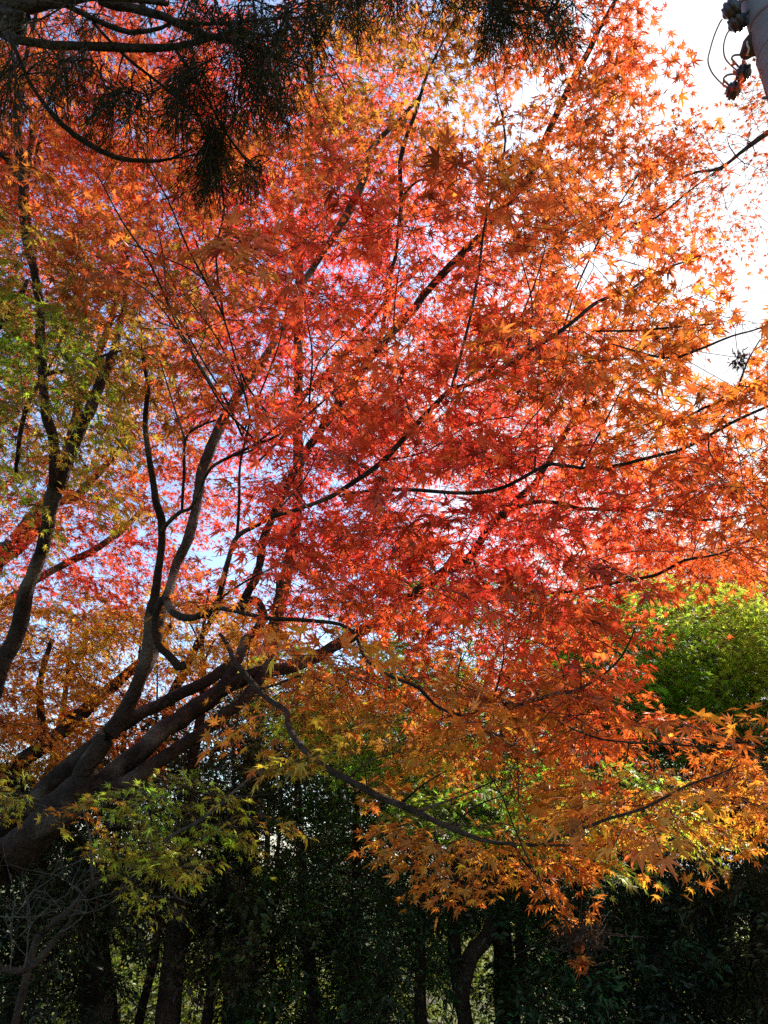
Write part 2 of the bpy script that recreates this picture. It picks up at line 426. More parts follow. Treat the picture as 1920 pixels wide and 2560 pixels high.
def bare_limbs(root, limbs, mat, near=False):
    """limbs: (name, [(px, py, range, width in px)...]) -> one mesh each; returns nodes for the twigs to grow from"""
    nodes, rad = [], []
    for item in limbs:
        name, pts = item[0], item[1]; mt = item[2] if len(item) > 2 else mat
        q = []
        for p in pts:
            if len(p) == 5: q.append((p[0], p[1], p[2], p[3]))         # a point given in metres: x, y, z, radius, 'm'
            else:
                r = p[2] - .75 * min(1, max(0, (5.2 - p[2]) / .7)) if near else p[2]
                q.append((*at(p[0], p[1], r), p[3] * r / FPX / 2 * ((.7 if p[3] > 24 else .88) if near else 1)))
        q = np.array(q); R = catmull(q, .05 if q[:, 3].max() > .02 else .07)
        kn = rng.normal(0, 1, (len(R), 3)); kn = (kn + np.roll(kn, 1, 0) + np.roll(kn, 2, 0)) / 3
        if len(R) > 4: R[1:-1, :3] += kn[1:-1] * np.minimum(R[1:-1, 3:4] * .18, .008)
        tb = Tubes(); rr = np.maximum(R[:, 3], .0025)
        tb.add(R[:, :3], rr, 14 if rr.max() > .05 else 8 if rr.max() > .015 else 6, .07 if rr.max() > .02 else .03)
        tb.build(name, mt, root)
        nodes.append(R[::2, :3]); rad.append(rr[::2])
    return [np.vstack(nodes), np.concatenate(rad)]

def grow(root, nodes, C, size, L, keep, colf, protos, mat, maxlen=1.8, tilt=.35, droop=.35, normup=1.0, jit=.35, petiole=False,
         clear=True, crown='crown', twigmat=None, twr=1.0, extra=None, thin=0):
    tb = Tubes(); nd, rd = nodes
    d = np.array([((nd - c) ** 2).sum(1).min() for c in C]); order = np.argsort(d)
    cap = len(nd) + len(C) * 5; ND = np.zeros((cap, 3)); RD = np.zeros(cap); ND[:len(nd)] = nd; RD[:len(nd)] = rd; cnt = len(nd)
    A = np.zeros((len(C), 3))
    for i in order:
        c = C[i]; dd = ((ND[:cnt] - c) ** 2).sum(1); j = int(dd.argmin()); l = math.sqrt(dd[j]); p0 = ND[j]
        dr = (c - p0) / max(l, 1e-6)
        A[i] = nrm(dr * np.array([1, 1, .35]) + rng.normal(0, .35, 3))
        if l < maxlen and l > .03:
            k = max(3, min(7, int(l / .12) + 2)); t = np.linspace(0, 1, k)[:, None]
            mid = (p0 + c) / 2 + UP * l * rng.uniform(-.05, .14) + rng.normal(0, .05, 3) * l
            Q = (1 - t) ** 2 * p0 + 2 * t * (1 - t) * mid + t ** 2 * c
            Q[1:-1] += rng.normal(0, .008, (k - 2, 3))
            ra = min(RD[j] * .75, (.0028 + .0035 * l) * twr); rb = .0016 * twr
            tb.add(Q, np.linspace(max(ra, rb), rb, k), 4)
            m = min(4, k - 1); ii = np.linspace(1, k - 1, m).astype(int)
            ND[cnt:cnt + m] = Q[ii]; RD[cnt:cnt + m] = np.linspace(max(ra, rb), rb, m); cnt += m
        else:
            ND[cnt] = c; RD[cnt] = .0016 * twr; cnt += 1
    s = sprays(C, A, L, keep, size, tilt, droop, normup, jit)
    px, py = project(s['P']); ok = np.ones(len(px), bool)
    if clear:
        ok = ~(inside(CLEAR, px, py) & (rng.random(len(px)) > .02))
        tx, ty = project(s['t0']); tx2, ty2 = project(s['t1']); kt = ~(inside(CLEAR, tx, ty) | inside(CLEAR, tx2, ty2))
        s['t0'], s['t1'] = s['t0'][kt], s['t1'][kt]
    if thin:
        rr = np.linalg.norm(s['P'] - EYE, axis=1); ok &= ~(thinned(px, py) & (rr < thin) & (rng.random(len(px)) > .45)); ok &= ~(inside(GREENWIN, px, py) & (rng.random(len(px)) > np.where((px < 1680) | (py > 1730), .45, .16)))
    if extra is not None: ok &= extra(px, py, s['P'])
    prisms(tb, s['t0'], s['t1'], .0014 * twr, .0010 * twr)
    cpx, cpy = project(C); cs = colf(cpx, cpy); cl = cs[s['sid']] * .65 + colf(px, py) * .35
    cl = cl * np.exp(rng.normal(0, .2, (len(C), 1)))[s['sid']].clip(.55, 1.3)  # random tone per spray, standing in for shaded parts of the crown
    v = rng.normal(1, .14, (len(cl), 1)).clip(.6, 1.4)
    cl = cl * v; cl[:, 1:2] *= rng.normal(1, .16, (len(cl), 1)).clip(.6, 1.5)
    if protos is MAPLE_HI or protos is MAPLE_LO:
        q = rng.random((len(cl), 1)); cl = np.where(q < .07, cl * np.array([.5, .45, .6]), np.where(q > .93, cl * np.array([1, 1.5, 1]), cl))
    crown_o = leaf_mesh(crown, protos, s['P'][ok], s['T'][ok], s['N'][ok], s['size'][ok], cl[ok], mat, root, s['B'][ok] if petiole else None)
    tb.build('twig_network', twigmat or M_TWIG, root)
    return crown_o

def region(spec, near=None):
    """spec: (polygon in photo pixels, count, nearest, farthest)"""
    out = []
    for poly, n, r0, r1 in spec:
        q = sample(poly, n); r = rng.uniform(r0 ** 2, r1 ** 2, n) ** .5
        if near: r = np.where((rng.random(n) < near) & (q[:, 1] > 500), rng.uniform(2.5, r0, n), r)
        out.append(at(q[:, 0], q[:, 1], r))
    return np.vstack(out)

# ------------------------------------------------------------------ the ground
def build_ground():
    xs = np.concatenate([[-1500, -600, -250, -120], np.linspace(-60, 60, 61), [120, 250, 600, 1500]])
    ys = np.concatenate([[-1500, -300, -80], np.linspace(-20, 100, 81), [180, 400, 900, 2500]])
    X, Y = np.meshgrid(xs, ys); Z = gz(X, Y) + np.where(np.abs(X) < 60, rng.normal(0, .03, X.shape), 0)
    V = np.stack([X, Y, Z], -1).reshape(-1, 3); nx = len(xs)
    i, j = np.meshgrid(np.arange(nx - 1), np.arange(len(ys) - 1)); a = (j * nx + i).ravel()
    F = np.stack([a, a + 1, a + nx + 1, a + nx], -1)
    m, t, o = new_mat('leaf_litter'); N = t.nodes.new; L = t.links.new
    g = N('ShaderNodeNewGeometry'); nz = N('ShaderNodeTexNoise'); nz.inputs['Scale'].default_value = 1.2; nz.inputs['Detail'].default_value = 10
    L(g.outputs['Position'], nz.inputs['Vector']); cr = N('ShaderNodeValToRGB')
    cr.color_ramp.elements[0].position = .35; cr.color_ramp.elements[0].color = (.05, .035, .02, 1)
    cr.color_ramp.elements[1].position = .62; cr.color_ramp.elements[1].color = (.10, .13, .03, 1)
    L(nz.outputs[0], cr.inputs[0]); b = N('ShaderNodeBsdfPrincipled'); b.inputs['Roughness'].default_value = 1
    L(cr.outputs[0], b.inputs['Base Color']); L(b.outputs[0], o.inputs[0])
    tag(mesh_obj('ground', V, F.ravel(), np.full(len(F), 4), m, None, smooth=True), kind='structure')
build_ground()

def foot(px, r, py=2165):
    p = at(px, py, r); p[2] = gz(p[0], p[1]); return p

# ------------------------------------------------------------------ the big maple
def main_maple():
    base = foot(-190, 5.6); base[2] -= .02
    root = thing('maple_tree', 'large leaning orange and red maple, its dark trunks rising from the lower left', 'tree', base)
    limbs = [
        ('trunk', [(*base, .34, 'm'), (*(base + [.12, .02, .45]), .25, 'm'), (-70, 2215, 5.5, 150), (10, 2150, 5.45, 128), (81, 2092, 5.4, 118), (152, 2025, 5.35, 112), (210, 1968, 5.3, 100), (240, 1935, 5.3, 70)]),
        ('trunk', [(*(base + [-.05, .35, 0]), .22, 'm'), (-110, 2180, 5.9, 95), (0, 2068, 5.9, 72), (71, 2020, 5.85, 64), (125, 1962, 5.8, 62), (179, 1913, 5.8, 58), (228, 1870, 5.8, 52), (304, 1812, 5.9, 46), (434, 1742, 6.1, 42), (520, 1700, 6.2, 38), (600, 1640, 6.4, 30)]),
        ('limb', [(175, 2005, 5.32, 80), (205, 1960, 5.3, 76), (217, 1915, 5.25, 66), (255, 1862, 5.2, 60), (304, 1788, 5.2, 54), (347, 1702, 5.2, 48), (369, 1625, 5.2, 42), (376, 1560, 5.2, 36), (391, 1463, 5.2, 30), (404, 1370, 5.2, 26), (402, 1290, 5.2, 22), (388, 1240, 5.2, 19), (374, 1150, 5.2, 16), (364, 1057, 5.2, 14), (370, 964, 5.2, 12), (358, 900, 5.2, 9), (350, 800, 5.2, 6)]),
        ('limb', [(160, 2015, 5.35, 90), (217, 1978, 5.3, 84), (282, 1940, 5.3, 74), (347, 1886, 5.3, 68), (412, 1821, 5.4, 64), (478, 1777, 5.5, 60), (532, 1740, 5.6, 56), (586, 1707, 5.7, 50), (651, 1680, 5.8, 46), (720, 1668, 5.9, 42), (776, 1647, 5.95, 44), (846, 1609, 6.0, 42), (903, 1578, 6, 40), (960, 1540, 6, 38), (1020, 1495, 6.1, 36), (1081, 1450, 6.2, 40), (1140, 1412, 6.2, 38), (1185, 1380, 6.2, 32), (1226, 1315, 6.2, 26), (1267, 1278, 6.2, 24), (1330, 1215, 6.3, 20), (1380, 1140, 6.4, 17), (1440, 1040, 6.5, 13), (1520, 900, 6.6, 9)]),
        ('limb', [(260, 1985, 5.2, 60), (304, 1962, 5.2, 58), (347, 1938, 5.2, 50), (391, 1902, 5.25, 46), (450, 1870, 5.3, 44), (505, 1832, 5.4, 42), (564, 1783, 5.5, 40), (613, 1745, 5.6, 38), (667, 1669, 5.8, 34), (690, 1604, 6, 32), (690, 1540, 6.1, 26), (700, 1450, 6.2, 22)]),
        ('limb', [(545, 1735, 5.6, 44), (590, 1660, 5.8, 36), (613, 1604, 5.9, 34), (657, 1550, 6, 32), (640, 1500, 6.1, 32), (600, 1520, 6.2, 30), (625, 1478, 6.2, 32), (651, 1398, 6.3, 30), (657, 1350, 6.3, 28), (690, 1270, 6.4, 26), (735, 1180, 6.5, 24), (800, 1080, 6.6, 24), (880, 960, 6.7, 22), (950, 870, 6.8, 22), (1020, 790, 6.9, 22), (1075, 721, 7, 26), (1133, 657, 7, 26), (1210, 580, 7.1, 22), (1290, 480, 7.2, 20), (1325, 440, 7.2, 22), (1359, 359, 7.3, 18), (1400, 266, 7.4, 17), (1435, 191, 7.5, 16), (1469, 133, 7.6, 15), (1492, 81, 7.6, 13), (1539, 0, 7.7, 11), (1580, -90, 7.8, 8)]),
        ('limb', [(300, 1790, 5.5, 40), (380, 1640, 5.9, 36), (400, 1540, 6.0, 34), (425, 1470, 6.1, 34), (445, 1400, 6.2, 34), (475, 1340, 6.2, 34), (492, 1250, 6.3, 34), (510, 1160, 6.4, 38), (556, 1057, 6.5, 36), (585, 1000, 6.6, 30), (650, 910, 6.8, 26), (720, 800, 7, 22), (745, 740, 7, 20), (770, 690, 7.1, 18), (856, 556, 7.2, 22), (903, 463, 7.3, 22), (930, 370, 7.4, 16), (1000, 300, 7.5, 11), (1050, 240, 7.6, 8)], M_BARKP),  # paler bark than the other limbs: sunlight put into its colour
        ('branch', [(463, 1662, 4.9, 22), (445, 1668, 4.9, 24), (428, 1645, 4.9, 21), (393, 1610, 4.9, 20), (385, 1569, 4.9, 19), (393, 1520, 4.9, 20), (410, 1494, 4.9, 19), (420, 1514, 4.85, 21), (436, 1534, 4.8, 22), (463, 1543, 4.75, 21), (498, 1540, 4.7, 19), (538, 1518, 4.7, 18), (553, 1475, 4.7, 16), (573, 1396, 4.7, 15), (592, 1344, 4.7, 14), (637, 1315, 4.65, 13), (683, 1292, 4.6, 12), (760, 1268, 4.5, 12), (833, 1238, 4.5, 14), (900, 1195, 4.4, 15), (960, 1150, 4.4, 15), (1035, 1068, 4.4, 15), (1080, 1020, 4.4, 14), (1128, 976, 4.4, 14), (1209, 948, 4.4, 11), (1319, 883, 4.5, 11), (1406, 825, 4.5, 11), (1492, 756, 4.6, 10), (1573, 725, 4.7, 8), (1643, 680, 4.8, 7), (1753, 640, 4.9, 4)]),
        ('branch', [(538, 1518, 4.7, 15), (600, 1530, 4.6, 14), (667, 1545, 4.55, 13), (760, 1550, 4.5, 12), (850, 1560, 4.4, 11), (890, 1590, 4.35, 10), (909, 1639, 4.3, 9), (960, 1683, 4.2, 9), (1047, 1720, 4.1, 10), (1087, 1762, 4.1, 9), (1151, 1789, 4, 9), (1203, 1778, 4, 8), (1232, 1756, 4, 8), (1284, 1765, 4, 8), (1365, 1743, 3.9, 8), (1452, 1720, 3.8, 7), (1510, 1685, 3.8, 6), (1556, 1639, 3.8, 5), (1588, 1570, 3.8, 4)]),
        ('branch', [(1128, 976, 4.4, 10), (1145, 910, 4.5, 10), (1165, 840, 4.6, 9), (1191, 715, 4.7, 9), (1203, 630, 4.8, 8), (1216, 540, 4.9, 7), (1261, 376, 5, 6), (1255, 278, 5.1, 4)]),
        ('branch', [(850, 1240, 4.6, 9), (940, 1225, 4.5, 10), (1018, 1224, 4.4, 11), (1134, 1232, 4.3, 11), (1209, 1230, 4.3, 11), (1272, 1213, 4.2, 10), (1336, 1178, 4.2, 10), (1380, 1160, 4.2, 10), (1452, 1169, 4.2, 9), (1539, 1164, 4.2, 9), (1625, 1143, 4.2, 9), (1712, 1120, 4.2, 8), (1770, 1091, 4.3, 8), (1828, 1057, 4.3, 8), (1920, 1016, 4.4, 7), (2060, 960, 4.6, 4)]),
        ('branch', [(1267, 1278, 6.1, 14), (1340, 1255, 5.8, 12), (1405, 1259, 5.6, 12), (1452, 1271, 5.5, 11), (1539, 1274, 5.5, 11), (1654, 1277, 5.5, 10), (1760, 1300, 5.6, 8), (1900, 1280, 5.7, 5)]),
        ('branch', [(1185, 1400, 6, 14), (1226, 1475, 5.6, 11), (1365, 1482, 5.2, 9), (1481, 1471, 5, 8), (1550, 1454, 5, 9), (1643, 1436, 5, 9), (1712, 1401, 5, 8), (1800, 1384, 5.1, 6), (1886, 1344, 5.2, 4), (1980, 1300, 5.3, 3)]),
        ('branch', [(1232, 1756, 4, 6), (1336, 1766, 3.9, 6), (1411, 1812, 3.8, 6), (1481, 1841, 3.7, 6), (1539, 1853, 3.7, 6), (1712, 1864, 3.7, 5), (1900, 1880, 3.8, 4)]),
        ('branch', [(550, 1585, 5.3, 10), (567, 1610, 5.2, 13), (590, 1656, 5.1, 16), (625, 1702, 5, 17), (665, 1743, 4.9, 16), (712, 1775, 4.8, 15), (723, 1818, 4.7, 16), (746, 1859, 4.6, 16), (781, 1893, 4.5, 16), (810, 1919, 4.5, 18), (868, 1949, 4.4, 18), (920, 1978, 4.3, 18), (960, 1998, 4.3, 18), (1029, 2024, 4.2, 17), (1122, 2068, 4.1, 15), (1203, 2099, 4.1, 12), (1284, 2110, 4.1, 9), (1377, 2113, 4.1, 7), (1469, 2114, 4.1, 5)], M_LBARK),
        ('branch', [(1350, 2112, 4.1, 7), (1390, 2096, 4.1, 9), (1452, 2074, 4.1, 9), (1527, 2045, 4.1, 9), (1608, 2022, 4.1, 8), (1712, 1966, 4.1, 7), (1793, 1937, 4.1, 5), (1900, 1890, 4.2, 3)], M_LBARK),
        ('branch', [(640, 1725, 5, 8), (690, 1712, 4.8, 7), (760, 1690, 4.8, 5), (850, 1720, 4.8, 4)]),
        ('branch', [(1000, 2010, 4.3, 6), (1060, 1960, 4.2, 5), (1120, 1925, 4.2, 4)]),
        ('branch', [(1040, 2030, 4.2, 8), (1090, 2012, 4.1, 7), (1150, 1990, 4.1, 5), (1240, 1950, 4.0, 4)]),
        ('branch', [(1215, 1925, 4.0, 4), (1255, 1990, 3.95, 4), (1284, 2065, 3.9, 4), (1330, 2168, 3.9, 4), (1388, 2275, 3.9, 4), (1440, 2315, 3.9, 3)]),
        ('branch', [(405, 1330, 5.2, 14), (418, 1310, 5.1, 12), (450, 1280, 5, 11), (480, 1265, 4.9, 9), (520, 1180, 4.8, 9), (560, 1150, 4.7, 9), (640, 1110, 4.6, 8), (700, 1085, 4.6, 6), (770, 1010, 4.6, 4)]),
        ('branch', [(455, 1278, 5, 9), (460, 1180, 5, 9), (463, 1100, 5, 8), (490, 1070, 5, 7), (540, 1050, 5, 5)]),
        ('branch', [(592, 1344, 4.7, 9), (598, 1250, 4.7, 8), (600, 1160, 4.7, 7), (625, 1040, 4.8, 6), (600, 960, 4.8, 5), (545, 850, 4.8, 4), (480, 760, 4.8, 4), (400, 660, 4.9, 3)]),
        ('branch', [(590, 1140, 4.6, 6), (640, 1110, 4.4, 6), (560, 1020, 4.3, 6), (505, 930, 4.3, 5), (440, 820, 4.3, 4), (380, 740, 4.4, 3)]),
        ('branch', [(640, 1160, 4.6, 7), (720, 1080, 4.4, 8), (800, 1010, 4.4, 6), (870, 950, 4.4, 4)]),
        ('branch', [(520, 1545, 4.7, 7), (560, 1490, 4.7, 6), (620, 1450, 4.7, 5), (680, 1420, 4.7, 5), (730, 1390, 4.7, 4)]),
        ('branch', [(990, 640, 6, 6), (998, 561, 6, 11), (1004, 492, 6, 11), (1000, 405, 6.1, 12), (1015, 345, 6.1, 12), (1040, 280, 6.2, 10), (1070, 180, 6.3, 7), (1120, 80, 6.4, 4)]),
        ('branch', [(1006, 492, 6, 8), (1040, 455, 5.9, 6), (1100, 430, 5.8, 5), (1180, 380, 5.8, 4)]),
        ('branch', [(950, 870, 6.6, 14), (975, 700, 6.2, 11), (989, 640, 6.1, 10)]),
        ('branch', [(1530, 860, 4.4, 4), (1660, 895, 4.3, 7), (1730, 880, 4.3, 7), (1830, 840, 4.4, 5), (1900, 820, 4.5, 4), (2000, 770, 4.6, 3)]),
        ('branch', [(1690, 1060, 4.3, 6), (1760, 1020, 4.2, 7), (1830, 990, 4.2, 6), (1870, 900, 4.2, 4), (1900, 850, 4.2, 3)]),
        ('branch', [(1490, 828, 4.6, 5), (1600, 825, 4.5, 6), (1720, 815, 4.4, 5), (1800, 808, 4.4, 3)]),
        ('branch', [(605, 1090, 4.42, 6.5), (560, 990, 4.44, 5.8), (500, 890, 4.46, 5.1), (430, 780, 4.48, 4.4), (330, 700, 4.50, 3.7), (240, 640, 4.52, 3.0)]),
        ('branch', [(625, 1040, 4.63, 6.5), (590, 900, 4.65, 5.8), (550, 770, 4.67, 5.1), (500, 690, 4.69, 4.4), (400, 640, 4.71, 3.7), (300, 600, 4.73, 3.0)]),
        ('branch', [(560, 1010, 4.51, 6.5), (480, 880, 4.53, 5.6), (420, 760, 4.55, 4.8), (410, 650, 4.57, 3.9), (390, 560, 4.59, 3.0)]),
        ('branch', [(690, 1060, 4.67, 6.5), (610, 950, 4.69, 5.6), (560, 800, 4.71, 4.8), (520, 700, 4.73, 3.9), (490, 600, 4.75, 3.0)]),
        ('branch', [(430, 780, 4.69, 6.5), (370, 650, 4.71, 5.3), (310, 560, 4.73, 4.2), (240, 430, 4.75, 3.0)]),
        ('branch', [(550, 770, 4.30, 6.5), (470, 620, 4.32, 5.3), (420, 500, 4.34, 4.2), (360, 400, 4.36, 3.0)]),
        ('branch', [(560, 800, 4.26, 6.5), (540, 640, 4.28, 5.3), (560, 520, 4.30, 4.2), (540, 420, 4.32, 3.0)]),
        ('branch', [(605, 1090, 4.84, 6.5), (660, 960, 4.86, 5.3), (700, 850, 4.88, 4.2), (730, 700, 4.90, 3.0)]),
        ('branch', [(640, 1110, 4.43, 6.5), (760, 1000, 4.45, 5.3), (800, 900, 4.47, 4.2), (900, 800, 4.49, 3.0)]),
        ('branch', [(463, 1100, 4.41, 6.5), (430, 1000, 4.43, 4.8), (400, 900, 4.45, 3.0)]),
        ('branch', [(1035, 1068, 4.95, 6.5), (1000, 940, 4.97, 5.3), (985, 800, 4.99, 4.2), (1000, 650, 5.01, 3.0)]),
        ('branch', [(1209, 948, 4.58, 6.5), (1270, 860, 4.60, 5.3), (1340, 700, 4.62, 4.2), (1370, 590, 4.64, 3.0)]),
        ('branch', [(1406, 825, 4.84, 6.5), (1450, 700, 4.86, 5.3), (1520, 560, 4.88, 4.2), (1600, 430, 4.90, 3.0)]),
        ('branch', [(1319, 883, 4.58, 6.5), (1330, 760, 4.60, 4.8), (1300, 640, 4.62, 3.0)]),
        ('branch', [(1272, 1213, 4.70, 6.5), (1300, 1090, 4.72, 4.8), (1370, 1000, 4.74, 3.0)]),
        ('branch', [(1452, 1169, 4.36, 6.5), (1500, 1080, 4.38, 4.8), (1560, 960, 4.40, 3.0)]),
        ('branch', [(1336, 1178, 4.69, 6.5), (1345, 1050, 4.71, 3.0)]),
        ('branch', [(960, 1150, 4.86, 6.5), (1060, 1130, 4.88, 5.3), (1180, 1060, 4.90, 4.2), (1290, 1040, 4.92, 3.0)]),
        ('branch', [(900, 1195, 4.62, 6.5), (880, 1080, 4.64, 4.8), (830, 980, 4.66, 3.0)]),
        ('branch', [(1151, 1789, 4.77, 6.5), (1140, 1690, 4.79, 4.8), (1180, 1600, 4.81, 3.0)]),
        ('branch', [(1232, 1756, 4.72, 6.5), (1260, 1640, 4.74, 4.8), (1250, 1560, 4.76, 3.0)]),
        ('branch', [(1122, 2068, 4.29, 6.5), (1200, 2010, 4.31, 4.8), (1260, 1990, 4.33, 3.0)]),
        ('branch', [(868, 1949, 4.78, 6.5), (930, 1900, 4.80, 4.8), (1010, 1880, 4.82, 3.0)]),
        ('branch', [(1284, 2110, 4.66, 6.5), (1330, 2180, 4.68, 4.8), (1380, 2215, 4.70, 3.0)]),
        ('branch', [(680, 1292, 4.46, 6.5), (760, 1200, 4.48, 4.8), (800, 1120, 4.50, 3.0)]),
        ('branch', [(773, 1010, 4.27, 6.5), (780, 880, 4.29, 4.8), (760, 760, 4.31, 3.0)]),
        ('branch', [(1540, 600, 5, 4), (1590, 560, 5, 7), (1640, 545, 5, 5), (1720, 480, 5, 4), (1800, 420, 5.1, 3)]),
    ]
    nodes = bare_limbs(root, limbs, M_BARK, near=True)
    spec = [
        ([(880, -120), (1620, -120), (1620, 130), (1660, 270), (1620, 400), (1680, 540), (1600, 620), (1400, 680), (1000, 680), (830, 380)], 380, 4.6, 8.0),
        ([(1000, 680), (1600, 640), (1640, 740), (1670, 930), (1880, 960), (2150, 980), (2150, 1270), (1000, 1270)], 330, 3.7, 6.6),
        ([(1880, 800), (2150, 740), (2150, 960), (1840, 950)], 24, 3.4, 5.0),
        ([(1680, 740), (1800, 680), (1870, 710), (1850, 780), (1750, 820)], 9, 3.4, 4.2),
        ([(330, 330), (820, 380), (1000, 680), (1000, 1270), (640, 1230), (560, 1050), (430, 1000), (330, 800)], 195, 3.7, 6.8),
        ([(720, 1270), (2150, 1270), (2150, 1390), (1560, 1400), (1500, 1760), (1150, 1780), (900, 1640), (720, 1450)], 330, 3.7, 6.4),
        ([(1050, 1740), (1480, 1700), (1560, 1790), (2150, 1830), (2150, 2030), (1870, 2050), (1500, 2040), (1300, 1980), (1100, 1870)], 145, 3.5, 5.2),
        ([(1060, 2030), (1240, 2040), (1400, 2140), (1400, 2200), (1280, 2150)], 18, 3.9, 4.6), ([(1250, 2000), (1560, 2010), (1620, 2040), (1480, 2080), (1330, 2080)], 16, 4.0, 4.8),
        ([(560, 1560), (640, 1580), (740, 1760), (700, 1790), (580, 1700)], 9, 4.6, 5.4),
        ([(640, 1600), (1050, 1690), (1130, 1960), (960, 1940), (760, 1800)], 44, 4.4, 6.5), ([(1040, 1990), (1260, 2100), (1380, 2190), (1300, 2190), (1120, 2090)], 26, 3.7, 4.4),
        ([(500, 1480), (760, 1400), (780, 1580), (570, 1620)], 18, 4.8, 6.2),
    ]
    C = region(spec, .14)
    # ragged crown: whole patches of foliage are missing, most of all low down and at the sunny edge
    qx, qy = project(C); f = np.sin(qx / 61 + 1.3 * np.sin(qy / 83)) * np.sin(qy / 47 + 1.7 * np.sin(qx / 97)) + rng.normal(0, .35, len(C))
    lim = np.where(qy > 1850, .25, np.where((qx > 1250) & (qy < 700), .35, 1.2)); C = C[f < lim]; n = len(C)
    pts = [(1250, 150, 'ored'), (1000, 120, 'amber'), (1100, 300, 'amber'), (1500, 120, 'ored'), (1650, 130, 'ored'), (1450, 300, 'orange'), (1550, 450, 'orange'), (1800, 420, 'ored'), (1500, 600, 'ored'), (1700, 800, 'orange'),
           (1850, 1050, 'orange'), (1850, 850, 'orange'), (1300, 550, 'ored'), (1100, 500, 'red'), (1000, 700, 'red'), (1150, 800, 'ored'), (1100, 950, 'red'), (1300, 800, 'ored'), (1450, 1000, 'orange'), (700, 800, 'ored'), (800, 600, 'red'),
           (450, 450, 'orange'), (550, 350, 'amber'), (350, 420, 'ored'), (600, 600, 'ored'), (420, 700, 'ored'), (560, 760, 'brown'), (480, 640, 'brown'), (450, 540, 'brown'), (620, 900, 'brown'), (800, 750, 'red'), (1000, 1000, 'red'), (1200, 1250, 'red'), (900, 900, 'ored'), (1150, 650, 'ored'), (1050, 1350, 'ored'), (750, 1150, 'red'), (1350, 1000, 'orange'), (1300, 950, 'crim'), (1000, 850, 'orange'), (1250, 720, 'crim'), (650, 650, 'brown'), (1480, 900, 'amber'), (1050, 560, 'ored'), (1250, 450, 'amber'), (1100, 180, 'olive'), (1350, 250, 'brown'), (1300, 1380, 'crim'), (1500, 1250, 'red'), (1080, 1850, 'olive'), (1250, 1900, 'ored'), (1380, 2010, 'yellow'), (1200, 1980, 'amber'), (1500, 1950, 'ored'), (1600, 1980, 'amber'), (950, 1680, 'brown'), (760, 1700, 'lime'), (880, 1830, 'lime'), (820, 1640, 'ored'), (960, 1880, 'olive'), (700, 1620, 'ored'), (1040, 1930, 'amber'), (1100, 2060, 'amber'), (1250, 2120, 'amber'), (1450, 2110, 'yellow'), (1750, 2060, 'yellow'), (1900, 2060, 'amber'), (1300, 2040, 'yellow'), (1120, 1950, 'lime'), (1620, 2060, 'olive'), (1420, 1900, 'amber'), (1340, 2180, 'ored'), (1250, 330, 'olive'), (980, 250, 'olive'), (1380, 620, 'amber'), (1600, 880, 'amber'), (350, 900, 'orange'), (450, 1000, 'ored'), (800, 1000, 'ored'), (900, 1200, 'red'), (1000, 1150, 'ored'), (1300, 1150, 'red'),  # brown points left of centre put shade into the leaf colour
           (900, 1400, 'red'), (750, 1350, 'red'), (1200, 1450, 'red'), (1500, 1350, 'ored'), (1250, 1600, 'ored'), (1400, 1700, 'ored'), (1550, 1800, 'ored'), (1450, 1950, 'ored'), (1800, 1950, 'amber'), (1500, 2050, 'amber'), (1650, 2050, 'amber'), (1300, 2150, 'amber'),
           (1150, 1900, 'orange'), (1130, 1980, 'amber'), (1850, 1850, 'orange'), (600, 1650, 'yellow'), (560, 1560, 'amber'), (700, 1700, 'ored'), (1750, 1250, 'ored'), (1900, 1350, 'orange'), (1000, 1750, 'ored'), (960, 1600, 'ored'), (720, 1800, 'lime')]
    grow(root, nodes, C, .043, rng.uniform(.26, .5, n), .58, lambda x, y: pigment(x, y, pts), MAPLE_HI, M_LEAF, maxlen=1.5, petiole=True, tilt=.38, jit=.38, thin=6.5)
main_maple()

